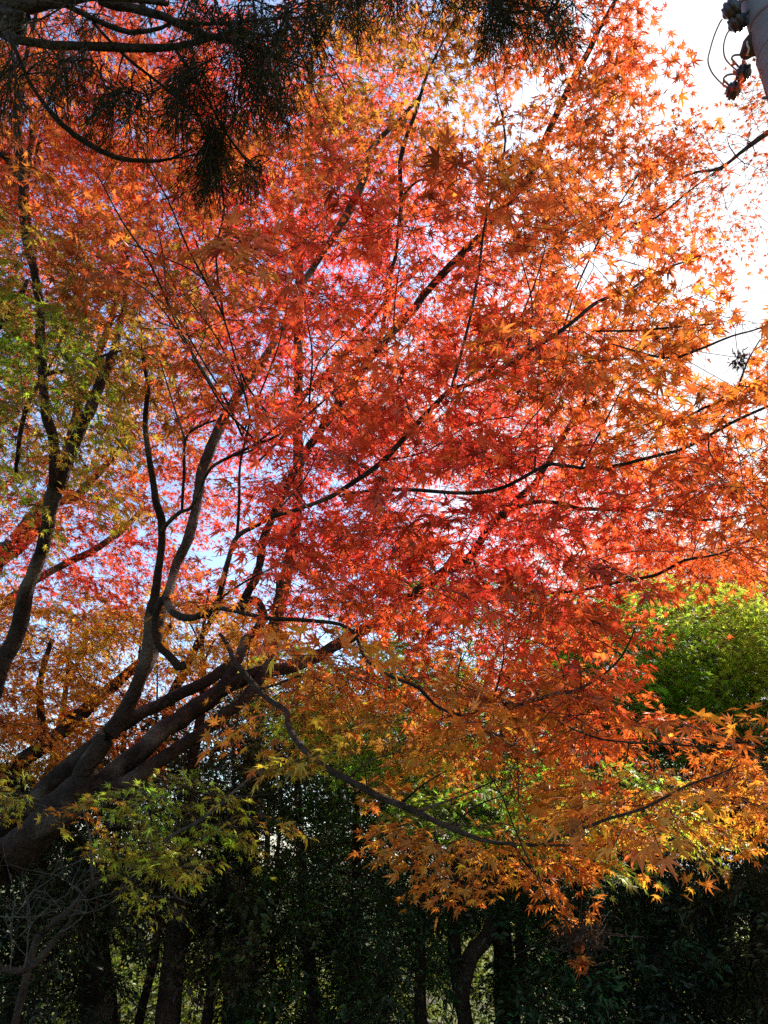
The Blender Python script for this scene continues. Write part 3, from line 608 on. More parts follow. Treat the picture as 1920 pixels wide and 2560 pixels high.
# ------------------------------------------------------------------ the maple at the left edge
def left_maple():
    base = foot(-90, 6.6)
    root = thing('maple_tree', 'slim maple with green and brownish orange leaves along the left edge', 'tree', base)
    limbs = [
        ('trunk', [(*base, .16, 'm'), (-60, 1900, 6.6, 46), (-5, 1690, 6.6, 40), (30, 1610, 6.6, 36), (52, 1560, 6.6, 34), (62, 1495, 6.6, 34), (80, 1440, 6.6, 32), (105, 1375, 6.6, 30), (122, 1292, 6.6, 28), (126, 1240, 6.6, 26), (136, 1190, 6.6, 25), (133, 1103, 6.6, 23), (121, 1057, 6.6, 22), (110, 987, 6.6, 21), (104, 871, 6.6, 20), (96, 727, 6.7, 19), (78, 650, 6.7, 19), (66, 579, 6.8, 20), (58, 492, 6.8, 20), (50, 405, 6.9, 19), (43, 324, 6.9, 17), (46, 243, 7, 14), (70, 120, 7.1, 8), (100, 0, 7.2, 5)], M_BARK),
        ('limb', [(124, 1295, 6.6, 24), (150, 1210, 6.6, 26), (185, 1115, 6.7, 27), (214, 1045, 6.7, 27), (243, 976, 6.8, 26), (272, 912, 6.8, 24), (290, 860, 6.9, 18), (310, 760, 7, 12), (320, 640, 7.1, 8)]),
        ('branch', [(40, 1180, 6.3, 9), (52, 1080, 6.2, 10), (75, 999, 6.2, 10), (116, 935, 6.2, 10), (185, 924, 6.2, 8), (260, 889, 6.3, 7), (330, 870, 6.4, 4)]),
        ('branch', [(116, 935, 6.2, 7), (150, 855, 6.2, 5), (190, 780, 6.3, 3)]),
        ('branch', [(-90, 330, 6.9, 12), (0, 380, 6.9, 14), (36, 420, 6.9, 14), (48, 450, 6.9, 12)]),
        ('branch', [(70, 440, 6.8, 9), (78, 330, 6.9, 8), (75, 250, 6.9, 6)]),
        ('branch', [(-70, 850, 6.5, 18), (0, 810, 6.5, 20), (40, 760, 6.5, 14), (70, 700, 6.6, 8)]),
    ]
    nodes = bare_limbs(root, limbs, M_BARK)
    C = region([([(-150, 120), (330, 260), (400, 560), (340, 1250), (-150, 1350)], 240, 4.8, 7.4), ([(30, 600), (330, 640), (300, 1000), (0, 1050)], 60, 4.0, 6.0)]); n = len(C)
    pts = [(60, 250, 'orange'), (250, 350, 'orange'), (300, 500, 'orange'), (100, 480, 'ored'), (200, 420, 'ored'), (150, 700, 'olive'), (300, 700, 'olive'), (330, 850, 'brown'), (40, 550, 'brown'), (180, 560, 'orange'), (120, 620, 'brown'), (230, 640, 'brown'), (60, 850, 'green'), (200, 900, 'green'), (120, 1000, 'lime'), (200, 1100, 'green'), (60, 1200, 'lime'), (300, 1150, 'ored'), (170, 1010, 'brown'), (250, 780, 'brown'), (30, 650, 'lime')]
    grow(root, nodes, C, .045, rng.uniform(.26, .46, n), .5, lambda x, y: pigment(x, y, pts), MAPLE_HI, M_LEAF, maxlen=1.4, petiole=True, thin=6.6)
left_maple()

# ------------------------------------------------------------------ sunlit maples farther back
def back_maple(label, base, limbs, spec, pts, mat, keep=.55, size=.053, name='maple_tree', **k):
    root = thing(name, label, 'tree', base)
    nodes = bare_limbs(root, limbs, mat)
    C = region(spec); n = len(C)
    grow(root, nodes, C, size, rng.uniform(.32, .6, n), keep, lambda x, y: pigment(x, y, pts), MAPLE_LO, M_LEAF, maxlen=1.8, twr=1.5, **k)
b = foot(-60, 10.5)
back_maple('tall scarlet maple with pale leaning trunks behind the slim green maple', b, [
    ('trunk', [(*b, .2, 'm'), (-40, 1800, 10.5, 44), (-60, 1560, 10.5, 40), (0, 1390, 10.4, 34), (38, 1352, 10.4, 32), (87, 1288, 10.4, 30), (130, 1230, 10.4, 26), (170, 1120, 10.4, 22), (200, 1000, 10.4, 19), (260, 850, 10.3, 15), (300, 700, 10.2, 12), (345, 350, 10.2, 10), (350, 145, 10.2, 7)]),
    ('limb', [(-20, 1420, 10.4, 22), (60, 1360, 10.3, 22), (139, 1262, 10.2, 20), (185, 1245, 10.2, 20), (231, 1200, 10.2, 18), (300, 1120, 10.2, 14), (340, 1040, 10.2, 10)]),
    ('limb', [(-60, 1560, 10.5, 20), (60, 1470, 10.2, 18), (139, 1421, 10.1, 17), (231, 1376, 10, 16), (300, 1330, 10, 14), (360, 1270, 10, 8)])],
    [([(-200, 100), (480, 60), (560, 500), (430, 1500), (-200, 1500)], 1450, 8.0, 12)],
    [(250, 700, 'red'), (100, 400, 'ored'), (300, 200, 'ored'), (400, 500, 'red'), (60, 600, 'ored'), (150, 800, 'orange'), (330, 950, 'amber'), (200, 1000, 'yellow'), (250, 920, 'yellow'), (230, 1080, 'lime'), (130, 1080, 'lime'), (50, 1000, 'red'), (250, 1250, 'ored'), (150, 1400, 'red'), (350, 1350, 'red'), (300, 1080, 'ored'), (0, 1200, 'red'), (100, 1150, 'orange'), (380, 1200, 'ored')], M_BARKP)
b = foot(620, 11.5)
back_maple('tall crimson maple with thin upright stems behind the middle of the big orange maple', b, [
    ('trunk', [(*b, .22, 'm'), (640, 1800, 11.2, 40), (690, 1560, 11, 34), (740, 1300, 10.8, 28), (745, 1000, 10.6, 24), (748, 700, 10.5, 20), (758, 550, 10.4, 18), (767, 492, 10.4, 17), (773, 376, 10.4, 17), (775, 289, 10.4, 16), (775, 174, 10.4, 14), (800, 110, 10.4, 10), (830, 20, 10.4, 6)]),
    ('limb', [(773, 376, 10.4, 12), (795, 260, 10.4, 10), (808, 130, 10.4, 7), (812, 20, 10.4, 5)]),
    ('limb', [(745, 1000, 10.6, 18), (850, 900, 10.8, 15), (960, 760, 11, 12), (1080, 640, 11.2, 8)])],
    [([(480, 60), (1000, 20), (1080, 600), (1450, 750), (1400, 1500), (560, 1560), (430, 1300), (560, 500)], 1400, 8.5, 12.5)],
    [(700, 300, 'ored'), (850, 150, 'ored'), (600, 200, 'red'), (850, 500, 'red'), (900, 800, 'red'), (650, 450, 'red'), (1000, 900, 'ored'), (700, 900, 'red'), (600, 1200, 'red'), (800, 1300, 'pink'), (1000, 1250, 'red'), (1200, 1050, 'red'), (1300, 1300, 'pink'), (1000, 1450, 'red'), (950, 1350, 'ored'), (520, 1300, 'ored')], M_BARKP)
b = foot(330, 9.6)
back_maple('amber and yellow maple low on the left, seen between the dark leaning trunks', b, [
    ('trunk', [(*b, .2, 'm'), (200, 2150, 9.4, 44), (60, 2000, 9, 38), (35, 1925, 8.8, 34), (116, 1862, 8.7, 34), (191, 1795, 8.7, 32), (249, 1745, 8.7, 30), (313, 1688, 8.8, 24), (370, 1640, 8.9, 18), (430, 1560, 9, 12)]),
    ('limb', [(116, 1862, 8.7, 20), (100, 1760, 8.7, 16), (105, 1680, 8.8, 14), (130, 1600, 8.9, 10)]),
    ('limb', [(330, 2000, 9.4, 30), (400, 1850, 9.4, 26), (430, 1745, 9.4, 24), (455, 1690, 9.4, 22), (500, 1600, 9.4, 16), (560, 1500, 9.4, 10)])],
    [([(-200, 1480), (560, 1500), (700, 1560), (620, 1760), (420, 1800), (250, 1930), (-200, 1960)], 720, 7.4, 11)],
    [(60, 1550, 'ored'), (300, 1480, 'red'), (150, 1600, 'orange'), (300, 1650, 'amber'), (60, 1750, 'amber'), (200, 1750, 'yellow'), (350, 1800, 'ored'), (150, 1850, 'orange'), (230, 1620, 'yellow'), (120, 1570, 'lime'), (330, 1560, 'yellow'), (100, 1680, 'amber'), (40, 1850, 'orange'), (270, 1850, 'orange'), (480, 1600, 'yellow'), (450, 1780, 'ored'), (560, 1650, 'amber'), (100, 1930, 'lime'), (600, 1720, 'amber'), (320, 1900, 'olive')], M_BARK)
b = foot(1250, 10.5)
back_maple('yellow green maple low in the middle, under the drooping orange boughs', b, [
    ('trunk', [(*b, .16, 'm'), (1240, 2200, 10.3, 34), (1200, 2000, 10, 28), (1120, 1850, 9.8, 22), (1000, 1740, 9.6, 16), (900, 1680, 9.5, 10)]),
    ('limb', [(1200, 2000, 10, 20), (1280, 1800, 10, 17), (1320, 1600, 10, 13), (1330, 1460, 10, 8)])],
    [([(640, 1640), (900, 1600), (1000, 1420), (1340, 1420), (1560, 1800), (1500, 2100), (1100, 2060), (820, 1860)], 430, 8.2, 11), ([(640, 1650), (900, 1610), (1250, 1700), (1350, 1950), (1100, 2000), (820, 1900)], 230, 6.8, 8.4), ([(1050, 1850), (1500, 1900), (1720, 1980), (1600, 2090), (1300, 2100), (1050, 2030)], 110, 5.4, 7.5)],
    [(800, 1700, 'lime'), (900, 1750, 'green'), (1000, 1800, 'lime'), (1150, 1450, 'green'), (1250, 1600, 'green'), (1000, 1900, 'green'), (1250, 1950, 'green'), (1100, 1830, 'lime'), (1450, 2050, 'lime'), (720, 1800, 'lime')], M_BARK)
b = foot(1900, 11.5)
back_maple('bright green maple on the right, sunlit behind the orange leaves', b, [
    ('trunk', [(*b, .2, 'm'), (1880, 2100, 11.3, 40), (1830, 1850, 11, 32), (1780, 1680, 10.8, 24), (1720, 1560, 10.7, 14)]),
    ('limb', [(1830, 1850, 11, 22), (1900, 1700, 11, 18), (1960, 1560, 11, 12)]),
    ('limb', [(1780, 1760, 10.8, 18), (1680, 1700, 10.5, 14), (1560, 1660, 10.3, 9)])],
    [([(1420, 1560), (1600, 1470), (1800, 1480), (2150, 1540), (2150, 1880), (1700, 1900), (1420, 1800)], 1500, 8.6, 12)],
    [(1600, 1550, 'green'), (1750, 1550, 'lime'), (1850, 1560, 'lime'), (1700, 1650, 'green'), (1800, 1750, 'green'), (1650, 1780, 'green'), (1900, 1700, 'lime'), (1950, 1620, 'lime'), (1660, 1580, 'lime'), (1820, 1620, 'lime'), (1780, 1680, 'green')], M_BARK, keep=.6)
b = foot(2150, 13)
back_maple('far orange and red maple cresting above the bright green maple', b, [
    ('trunk', [(*b, .2, 'm'), (2120, 2000, 12.8, 36), (2040, 1750, 12.5, 28), (1960, 1560, 12.3, 20), (1900, 1440, 12.2, 12)]),
    ('limb', [(2040, 1750, 12.5, 18), (1850, 1580, 12.4, 14), (1740, 1480, 12.3, 9)])],
    [([(1480, 1440), (1560, 1330), (1900, 1330), (2200, 1420), (2200, 1560), (1850, 1580), (1620, 1520)], 420, 11, 13.5)],
    [(1650, 1400, 'ored'), (1800, 1420, 'orange'), (1750, 1500, 'orange'), (1950, 1480, 'amber'), (1880, 1560, 'ored'), (1600, 1480, 'ored')], M_BARK)
b = np.array([5.2, 3.6, 0.0])
back_maple('maple reaching in from the right edge, one thin bough of small red orange leaves', b, [
    ('trunk', [(*b, .17, 'm'), (5.25, 3.7, 1.6, .13, 'm'), (5.1, 4.1, 3.2, .1, 'm'), (4.9, 4.4, 4.6, .07, 'm'), (2130, 250, 7.6, 14), (2080, 120, 7.8, 8)]),
    ('branch', [(2130, 250, 7.6, 13), (2000, 290, 7.4, 12), (1920, 332, 7.3, 11), (1870, 368, 7.2, 9), (1830, 400, 7.1, 6), (1780, 440, 7.1, 4)]),
    ('branch', [(1870, 368, 7.2, 6), (1800, 420, 7.1, 7), (1740, 430, 7.1, 5), (1700, 450, 7.1, 3)])],
    [([(1760, 310), (1880, 300), (1915, 350), (1870, 470), (1810, 560), (1720, 600), (1690, 430)], 36, 6.5, 7.8), ([(1940, 270), (2200, 170), (2200, 420), (1960, 400)], 12, 7, 8.5)],
    [(1800, 350, 'ored'), (1850, 420, 'brown'), (1750, 500, 'ored'), (1720, 420, 'orange')], M_TWIG, size=.04, clear=False)

# ------------------------------------------------------------------ dark evergreen wood
def wood():
    T = [(60, 10.5, 60, 'broad dark evergreen at the far left of the wood, behind the young maple'), (305, 9.6, 42, 'slim dark evergreen trunk left of the sunlit gap in the wood'),
         (392, 9.9, 28, 'thinnest bent evergreen trunk standing in the sunlit gap of the wood'), (462, 9.0, 78, 'thickest evergreen trunk in the wood, just right of the sunlit gap'),
         (568, 9.8, 34, 'narrow evergreen trunk next to the thickest trunk of the wood'), (700, 11.5, 26, 'thin far evergreen trunk left of the pair of reddish brown trunks'), (787, 9.4, 46, 'left one of the pair of straight reddish brown evergreens in the wood'),
         (888, 9.6, 44, 'right one of the pair of straight reddish brown evergreens in the wood'), (1042, 9.2, 40, 'straight dark evergreen trunk left of the forked curving trunk'),
         (1150, 9.0, 52, 'forked evergreen with a curving right stem under the drooping orange boughs'), (1318, 10, 40, 'dark evergreen trunk just left of the hanging leaf nest'),
         (1440, 10.4, 40, 'evergreen trunk behind the hanging leaf nest'), (1640, 10.4, 46, 'evergreen of dim green leaves right of the hanging leaf nest'), (1840, 10, 70, 'blackest evergreen, filling the lower right corner of the wood'),
         (640, 13.6, 40, 'far evergreen whose dark crown shows right of the small patch of sky'), (960, 14, 40, 'far evergreen closing the wood between the pair of trunks and the next one'), (1250, 13.8, 40, 'far evergreen behind the forked curving trunk'), (1560, 13.6, 40, 'far evergreen behind the hanging leaf nest and the dim green tree')]
    roots, xs = [], []
    for px, r, wd, lab in T:
        b = foot(px, r); root = thing('evergreen_tree', lab, 'tree', b, 'evergreen trees of the dark wood'); R = wd * .64 * r / FPX / 2
        tb = Tubes(); h = rng.uniform(4.2, 5.2)
        top = at(px + rng.uniform(-10, 10), 2165, r); k = 9; z = np.linspace(0, h, k)
        Q = np.stack([b[0] + np.cumsum(rng.normal(0, .045, k)), b[1] + np.cumsum(rng.normal(0, .04, k)), b[2] - .05 + z, R * np.linspace(1.15, .1, k)], -1)
        if px == 392: Q[2:5, 0] += [.10, .16, .08]
        Q = catmull(Q, .08); tb.add(Q[:, :3], Q[:, 3], 12, .06); tb.build('trunk', M_DARK, root)
        nodes = [Q[len(Q) // 3::3, :3]]; rr = [Q[len(Q) // 3::3, 3]]
        if px == 1150:
            t2 = Tubes(); q = np.array([(*at(x, y, 8.95), wdd * 8.95 / FPX / 2) for x, y, wdd in [(1150, 2520, 34), (1162, 2440, 34), (1180, 2385, 36), (1215, 2345, 32), (1238, 2280, 28), (1245, 2220, 24), (1235, 2150, 18), (1200, 2080, 12)]])
            q = catmull(q, .08); t2.add(q[:, :3], q[:, 3], 10, .05); t2.build('limb', M_DARK, root)
        for _ in range(7):
            i = rng.integers(len(Q) // 3, len(Q) - 3); a = rng.uniform(0, 6.28); l = rng.uniform(.5, 1.3)
            d = np.array([math.cos(a), math.sin(a), rng.uniform(.1, .6)]); q = catmull(np.array([Q[i, :3], Q[i, :3] + d * l * .5, Q[i, :3] + d * l + [0, 0, -.1]]), .1)
            t2 = Tubes(); t2.add(q, np.linspace(Q[i, 3] * .45, .008, len(q)), 6, .04); t2.build('limb', M_DARK, root); nodes.append(q); rr.append(np.full(len(q), .012))
        roots.append((root, np.vstack(nodes), np.concatenate(rr))); xs.append((b[0], b[1]))
    spec = [([(-200, 1930), (250, 1870), (640, 1700), (860, 1760), (1300, 1900), (1650, 1880), (2150, 1800), (2150, 2260), (-200, 2280)], 2900, 8.4, 13), ([(560, 1700), (1700, 1800), (1700, 2240), (560, 2240)], 900, 12.5, 15),
            ([(-200, 2250), (260, 2250), (240, 2600), (-200, 2600)], 260, 8.2, 11.5),
            ([(430, 2250), (1120, 2250), (1100, 2420), (430, 2380)], 330, 8.1, 12),
            ([(600, 2400), (1000, 2400), (1000, 2600), (600, 2600)], 200, 8.3, 12),
            ([(1300, 2230), (2150, 2230), (2150, 2440), (1300, 2420)], 480, 8.6, 12),
            ([(1640, 2400), (2150, 2400), (2150, 2640), (1640, 2640)], 300, 9.2, 12),
            ([(1250, 2400), (1640, 2400), (1640, 2620), (1300, 2620)], 170, 8.3, 12)]
    C = region(spec); px, py = project(C)
    hole = ((px - 690) ** 2 / 45 ** 2 + (py - 2112) ** 2 / 32 ** 2 < 1) | ((px - 395) ** 2 / 60 ** 2 + (py - 2430) ** 2 / 130 ** 2 < 1)
    C = C[~hole]
    D = np.array([((C[:, 0] - x) ** 2 + .3 * (C[:, 1] - y) ** 2) for x, y in xs]); own = D.argmin(0)
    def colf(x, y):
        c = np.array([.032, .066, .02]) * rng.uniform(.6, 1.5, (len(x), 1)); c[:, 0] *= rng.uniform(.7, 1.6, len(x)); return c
    def keepf(x, y, P):
        return ~(((x - 690) ** 2 / 34 ** 2 + (y - 2112) ** 2 / 26 ** 2 < 1) & (rng.random(len(x)) > .12))
    for i, (root, nd, rr) in enumerate(roots):
        c = C[own == i]
        if len(c) < 3: c = nd[-3:] + rng.normal(0, .2, (3, 3))
        n = len(c); hue = np.array([rng.uniform(.7, 1.5), rng.uniform(.75, 1.35), rng.uniform(.7, 1.4)])
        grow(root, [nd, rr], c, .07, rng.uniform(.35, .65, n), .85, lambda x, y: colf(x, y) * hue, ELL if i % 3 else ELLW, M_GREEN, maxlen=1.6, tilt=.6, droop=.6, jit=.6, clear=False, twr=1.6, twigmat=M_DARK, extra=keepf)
wood()

# ------------------------------------------------------------------ sunlit shrubs beyond the wood
def shrubs():
    S = [(395, 17, 'tall yellow green shrub lit by the sun in the gap between the dark trunks', 3.3, 1.0), (240, 19, 'sunlit shrub beyond the wood at the far left', 2.2, 1.2), (620, 18, 'small sunlit shrub beyond the wood, right of the thickest trunk', 1.9, .9),
         (1040, 17, 'dappled green shrub beyond the wood behind the forked curving trunk', 1.7, 1.3), (1240, 16, 'sunlit shrub beyond the wood below the hanging leaf nest', 2.0, 1.2), (1460, 17, 'bright green shrub beyond the wood, right of the hanging leaf nest', 2.3, 1.1), (1640, 18, 'shrub with yellowing leaves beyond the wood', 1.7, 1.1), (1890, 16, 'sunlit shrub at the lower right edge, beyond the blackest evergreen', 1.6, 1.0), (350, 13.5, 'low shrub with small leaves at the foot of the slim dark trunks', .9, .8), (500, 14, 'low shrub right behind the foot of the thickest trunk', 1.0, .9), (570, 15, 'low shrub at the foot of the narrow trunk beside the thickest one', 1.1, .9), (830, 18, 'low sunlit shrub behind the pair of reddish brown trunks', 1.2, 1.3)]
    for px, r, lab, h, wd in S:
        b = foot(px, r); root = thing('shrub', lab, 'shrub', b, 'shrubs in the sun beyond the wood')
        n = int(70 * h * wd); u = nrm(rng.normal(0, 1, (n, 3))) * rng.uniform(.3, 1, (n, 1)) ** .5
        C = b + np.array([0, 0, h * .55]) + u * np.array([wd, wd, h * .5])
        tb = Tubes(); nd = []
        for _ in range(7):
            e = b + np.array([rng.uniform(-wd, wd) * .7, rng.uniform(-wd, wd) * .7, h * rng.uniform(.5, .85)]); q = catmull(np.array([b + rng.normal(0, .06, 3) * [1, 1, 0], (b + e) / 2 + rng.normal(0, .08, 3), e]), .12)
            tb.add(q, np.linspace(.022, .006, len(q)), 5); nd.append(q)
        tb.build('stem', M_DARK, root); nd = np.vstack(nd)
        def colf(x, y): return np.array([.17, .27, .03]) * rng.uniform(.6, 1.35, (len(x), 1)) * np.array([1, 1, 1]) + np.array([.12, .03, 0]) * rng.random((len(x), 1))
        grow(root, [nd, np.full(len(nd), .01)], C, .085, rng.uniform(.35, .6, n), .6, colf, ELLW, M_LEAF, maxlen=1.2, tilt=.5, jit=.5, clear=False, twr=1.5, crown='foliage')
shrubs()

# ------------------------------------------------------------------ young maple and bare sapling, lower left
def young_maple():
    base = foot(90, 5.0)
    root = thing('young_maple', 'young maple with yellow green leaves and pale bare twigs below the leaning trunks', 'tree', base)
    limbs = [
        ('trunk', [(*base, .026, 'm'), (70, 2420, 4.9, 15), (120, 2320, 4.85, 14), (180, 2272, 4.8, 16), (235, 2210, 4.75, 13), (290, 2192, 4.7, 11), (340, 2165, 4.7, 9), (376, 2146, 4.7, 8), (430, 2132, 4.65, 7), (500, 2115, 4.6, 5)], M_LBARK),
        ('branch', [(235, 2210, 4.75, 8), (330, 2170, 4.7, 8), (420, 2095, 4.6, 8), (500, 2052, 4.5, 8), (545, 2015, 4.5, 7), (590, 1975, 4.5, 6), (640, 1935, 4.5, 5), (690, 1910, 4.5, 3)], M_PALE),
        ('branch', [(590, 1975, 4.5, 4), (620, 1950, 4.5, 3), (640, 1912, 4.5, 2)], M_PALE),
        ('branch', [(560, 1995, 4.5, 4), (620, 1990, 4.5, 3), (645, 1990, 4.5, 2)], M_PALE),
        ('branch', [(340, 2165, 4.7, 6), (400, 2180, 4.65, 5), (440, 2240, 4.65, 4), (480, 2260, 4.65, 3)], M_PALE),
        ('branch', [(235, 2210, 4.75, 6), (228, 2150, 4.75, 6), (225, 2090, 4.75, 5), (210, 2030, 4.75, 4)], M_PALE)]
    nodes = bare_limbs(root, limbs, M_LBARK)
    C = region([([(230, 2040), (300, 2000), (440, 1950), (620, 1960), (670, 2030), (580, 2080), (420, 2080), (300, 2090), (220, 2080)], 40, 4.2, 5.0),
                ([(230, 2080), (330, 2090), (500, 2130), (520, 2170), (400, 2190), (340, 2150), (240, 2150)], 15, 4.3, 4.9),
                ([(20, 1960), (130, 1990), (160, 2040), (60, 2040)], 8, 4.6, 4.95),
                ([(330, 2190), (420, 2200), (420, 2250), (350, 2240)], 5, 4.4, 4.8)]); n = len(C)
    pts = [(300, 2050, 'lime'), (450, 2000, 'lime'), (550, 2010, 'lime'), (620, 2040, 'yellow'), (260, 2120, 'lime'), (320, 2110, 'lime'), (240, 2060, 'orange'), (330, 2140, 'lime'), (420, 2150, 'lime'), (480, 2140, 'lime'), (120, 2020, 'yellow'), (60, 1990, 'lime'), (480, 2170, 'yellow'), (350, 2060, 'green'), (400, 2040, 'green'), (520, 2050, 'green')]
    grow(root, nodes, C, .034, rng.uniform(.18, .34, n), .36, lambda x, y: pigment(x, y, pts, 40), MAPLE_HI, M_LEAF, maxlen=.9, petiole=True, twr=.9, twigmat=M_PALE)
young_maple()

def twiggy(root, start, dirn, length, rad, depth, tb, mat_pts=None):
    k = max(4, int(length / .05)); P = [start]; d = nrm(dirn)
    for _ in range(k):
        d = nrm(d + rng.normal(0, .22, 3)); P.append(P[-1] + d * length / k)
    P = np.array(P); tb.add(P, np.linspace(rad, rad * .45, len(P)), 5)
    if depth:
        for i in range(1, len(P)):
            if rng.random() < .45: twiggy(root, P[i], nrm(d + rng.normal(0, .8, 3) * [1, .6, .8]), length * rng.uniform(.3, .6), rad * .55, depth - 1, tb)
def bare_sapling():
    base = foot(-120, 4.8)
    root = thing('bare_sapling', 'leafless sapling with a mossy bent stem and pale dead twigs at the lower left', 'tree', base)
    limbs = [('trunk', [(*base, .03, 'm'), (-60, 2450, 4.75, 13), (0, 2422, 4.7, 13), (45, 2430, 4.7, 14), (85, 2410, 4.7, 14), (118, 2375, 4.7, 13), (145, 2340, 4.7, 11), (175, 2305, 4.7, 9), (200, 2250, 4.7, 5), (215, 2200, 4.7, 3)])]
    bare_limbs(root, limbs, M_LBARK)
    for px, py, dx, dz, L in [(25, 2425, .1, 1, .5), (50, 2340, .6, .5, .42), (118, 2300, .8, .35, .4), (150, 2330, 1, .25, .5), (170, 2290, .9, .4, .45), (20, 2300, .8, .6, .4), (-10, 2290, .6, -.2, .35), (200, 2250, 1, .05, .45), (60, 2420, .1, 1, .45)]:
        tb = Tubes(); twiggy(root, at(px, py, 4.68), np.array([dx, rng.uniform(-.3, .3), dz]), L, .0036, 2, tb); tb.build('branch', M_PALE, root)
bare_sapling()

# ------------------------------------------------------------------ conifer overhead
def conifer():
    base = np.array([-4.6, 2.2, 0.0])
    root = thing('conifer_tree', 'dark conifer whose drooping boughs hang in from above at the top left', 'tree', base)
    tb = Tubes(); z = np.linspace(0, 12, 30); tb.add(np.stack([base[0] + .05 * np.sin(z), base[1] + 0 * z, z], -1), np.linspace(.36, .1, 30), 16, .05); tb.build('trunk', M_CBARK, root)
    t = lambda zz: (-4.6, 2.2, zz, .06, 'm')
    limbs = [
        ('bough', [t(5.2), (-140, 60, 4.5, 46), (0, 25, 4.3, 38), (70, 12, 4.2, 32), (150, 5, 4.1, 24), (250, -10, 4.0, 16), (420, 10, 4, 10)]),
        ('bough', [t(4.8), (-130, 40, 4.4, 26), (0, 82, 4.2, 22), (58, 104, 4.1, 18), (116, 113, 4.1, 17), (202, 116, 4.1, 17), (289, 119, 4.1, 17), (405, 119, 4.1, 15), (463, 113, 4.1, 13), (521, 98, 4.1, 11), (579, 81, 4.1, 9), (680, 90, 4.1, 6)]),
        ('bough', [(150, 5, 4.1, 12), (231, 46, 4.1, 12), (301, 75, 4.1, 12), (347, 79, 4.1, 11), (405, 69, 4.1, 9), (428, 55, 4.1, 6)]),
        ('bough', [t(5.6), (60, -140, 4.5, 22), (249, 0, 4.2, 18), (324, 17, 4.2, 18), (405, 38, 4.1, 17), (475, 75, 4.1, 15), (550, 95, 4.1, 13), (640, 120, 4.1, 8), (760, 170, 4.1, 4)]),
        ('bough', [(330, -60, 4.3, 14), (360, 20, 4.2, 12), (420, 45, 4.1, 9), (520, 60, 4.1, 8), (650, 50, 4.1, 6), (800, 40, 4.1, 4)]),
        ('bough', [t(6), (500, -200, 4.4, 16), (700, -110, 4.2, 14), (900, -60, 4.2, 12), (1200, -40, 4.2, 9), (1400, 0, 4.2, 5)]),
        ('bough', [(20, 90, 4.1, 9), (35, 118, 4.05, 9), (64, 185, 4, 8), (98, 243, 4, 9), (150, 307, 3.9, 12), (220, 359, 3.9, 13), (289, 393, 3.9, 11), (359, 402, 3.9, 9), (428, 397, 3.9, 6), (480, 370, 3.9, 3)]),
        ('bough', [(231, 55, 4.1, 6), (312, 139, 4.1, 7), (405, 214, 4.1, 6), (500, 290, 4, 5)]),
        ('bough', [(430, 110, 4.1, 7), (509, 231, 4.1, 6), (556, 318, 4, 6), (613, 399, 4, 6), (654, 434, 4, 4)])]
    limbs = [(n, [p if len(p) == 5 else (p[0], p[1], p[2] * .78, p[3]) for p in l]) for n, l in limbs]
    nd, rd = bare_limbs(root, limbs, M_CBARK)
    # hanging fronds: (centre px, py, half width, half height, count, sunlit)
    B = [(180, 170, 80, 60, 26), (290, 240, 60, 60, 18), (230, 60, 110, 40, 10), (580, 60, 120, 75, 50), (680, 120, 120, 70, 36), (620, 200, 100, 60, 28), (500, 190, 60, 60, 22), (470, 230, 40, 50, 14), (535, 340, 22, 40, 24), (530, 430, 14, 40, 18), (660, 210, 60, 60, 20), (630, 440, 40, 18, 12), (545, 400, 10, 50, 14), (450, 300, 30, 30, 10), (590, 290, 30, 30, 10), (700, 260, 40, 30, 10), (820, 30, 70, 35, 16), (1000, 5, 90, 30, 14), (950, -60, 120, 40, 30),
         (1240, 30, 34, 60, 40), (1370, 50, 60, 36, 28), (1230, -60, 150, 40, 40), (40, 190, 50, 50, 12), (20, 230, 40, 30, 8), (330, 270, 40, 40, 14), (880, 0, 60, 25, 9), (440, 20, 120, 40, 14), (60, 80, 60, 30, 8), (740, 60, 100, 60, 26)]
    C = []
    for x, y, a, h, n in B:
        q = rng.normal(0, .5, (n, 2)).clip(-1.1, 1.1) * [a, h] + [x, y - 25]; C.append(at(q[:, 0], q[:, 1], rng.uniform(2.85, 3.5, n)))
    C = np.vstack(C); m = len(C); tb = Tubes()
    K = 44; u = np.sort(rng.random((m, K)), 1); L = rng.uniform(.13, .28, m)
    ax = nrm(np.stack([rng.normal(0, .35, m), rng.normal(0, .35, m), np.full(m, -1.0)], -1)); a0 = rng.uniform(0, 6.28, m)
    sd_ = np.stack([np.cos(a0), np.sin(a0), 0 * a0], -1)
    side = rng.choice([-1, 1], (m, K)); off = rng.uniform(0, .05, (m, K)) * (1 - u * .6)
    P = C[:, None] + ax[:, None] * (u * L[:, None])[..., None] + sd_[:, None] * (side * off)[..., None] + rng.normal(0, .008, (m, K, 3))
    T = nrm(ax[:, None] * 1.0 + sd_[:, None] * (side * rng.uniform(.2, .9, (m, K)))[..., None] + rng.normal(0, .3, (m, K, 3)))
    N = nrm(np.cross(ax, sd_)[:, None] + rng.normal(0, .5, (m, K, 3)))
    col = np.array([.03, .032, .012]) * rng.uniform(.5, 1.5, (m, 1, 1)) * rng.uniform(.7, 1.3, (m, K, 1)); br = rng.random((m, 1, 1)) < .3
    col = np.where(br, col * np.array([1.5, .85, .9]), col)
    f = lambda a: a.reshape(-1, 3)
    leaf_mesh('foliage', NEED, f(P), f(T), f(N), rng.uniform(.024, .052, m * K), f(np.broadcast_to(col, P.shape)), M_CONE, root)
    prisms(tb, C, C + ax * L[:, None], .0022, .001)
    order = np.argsort(((C[:, None] - nd[None, ::3]) ** 2).sum(2).min(1)); ND = list(nd[::2])
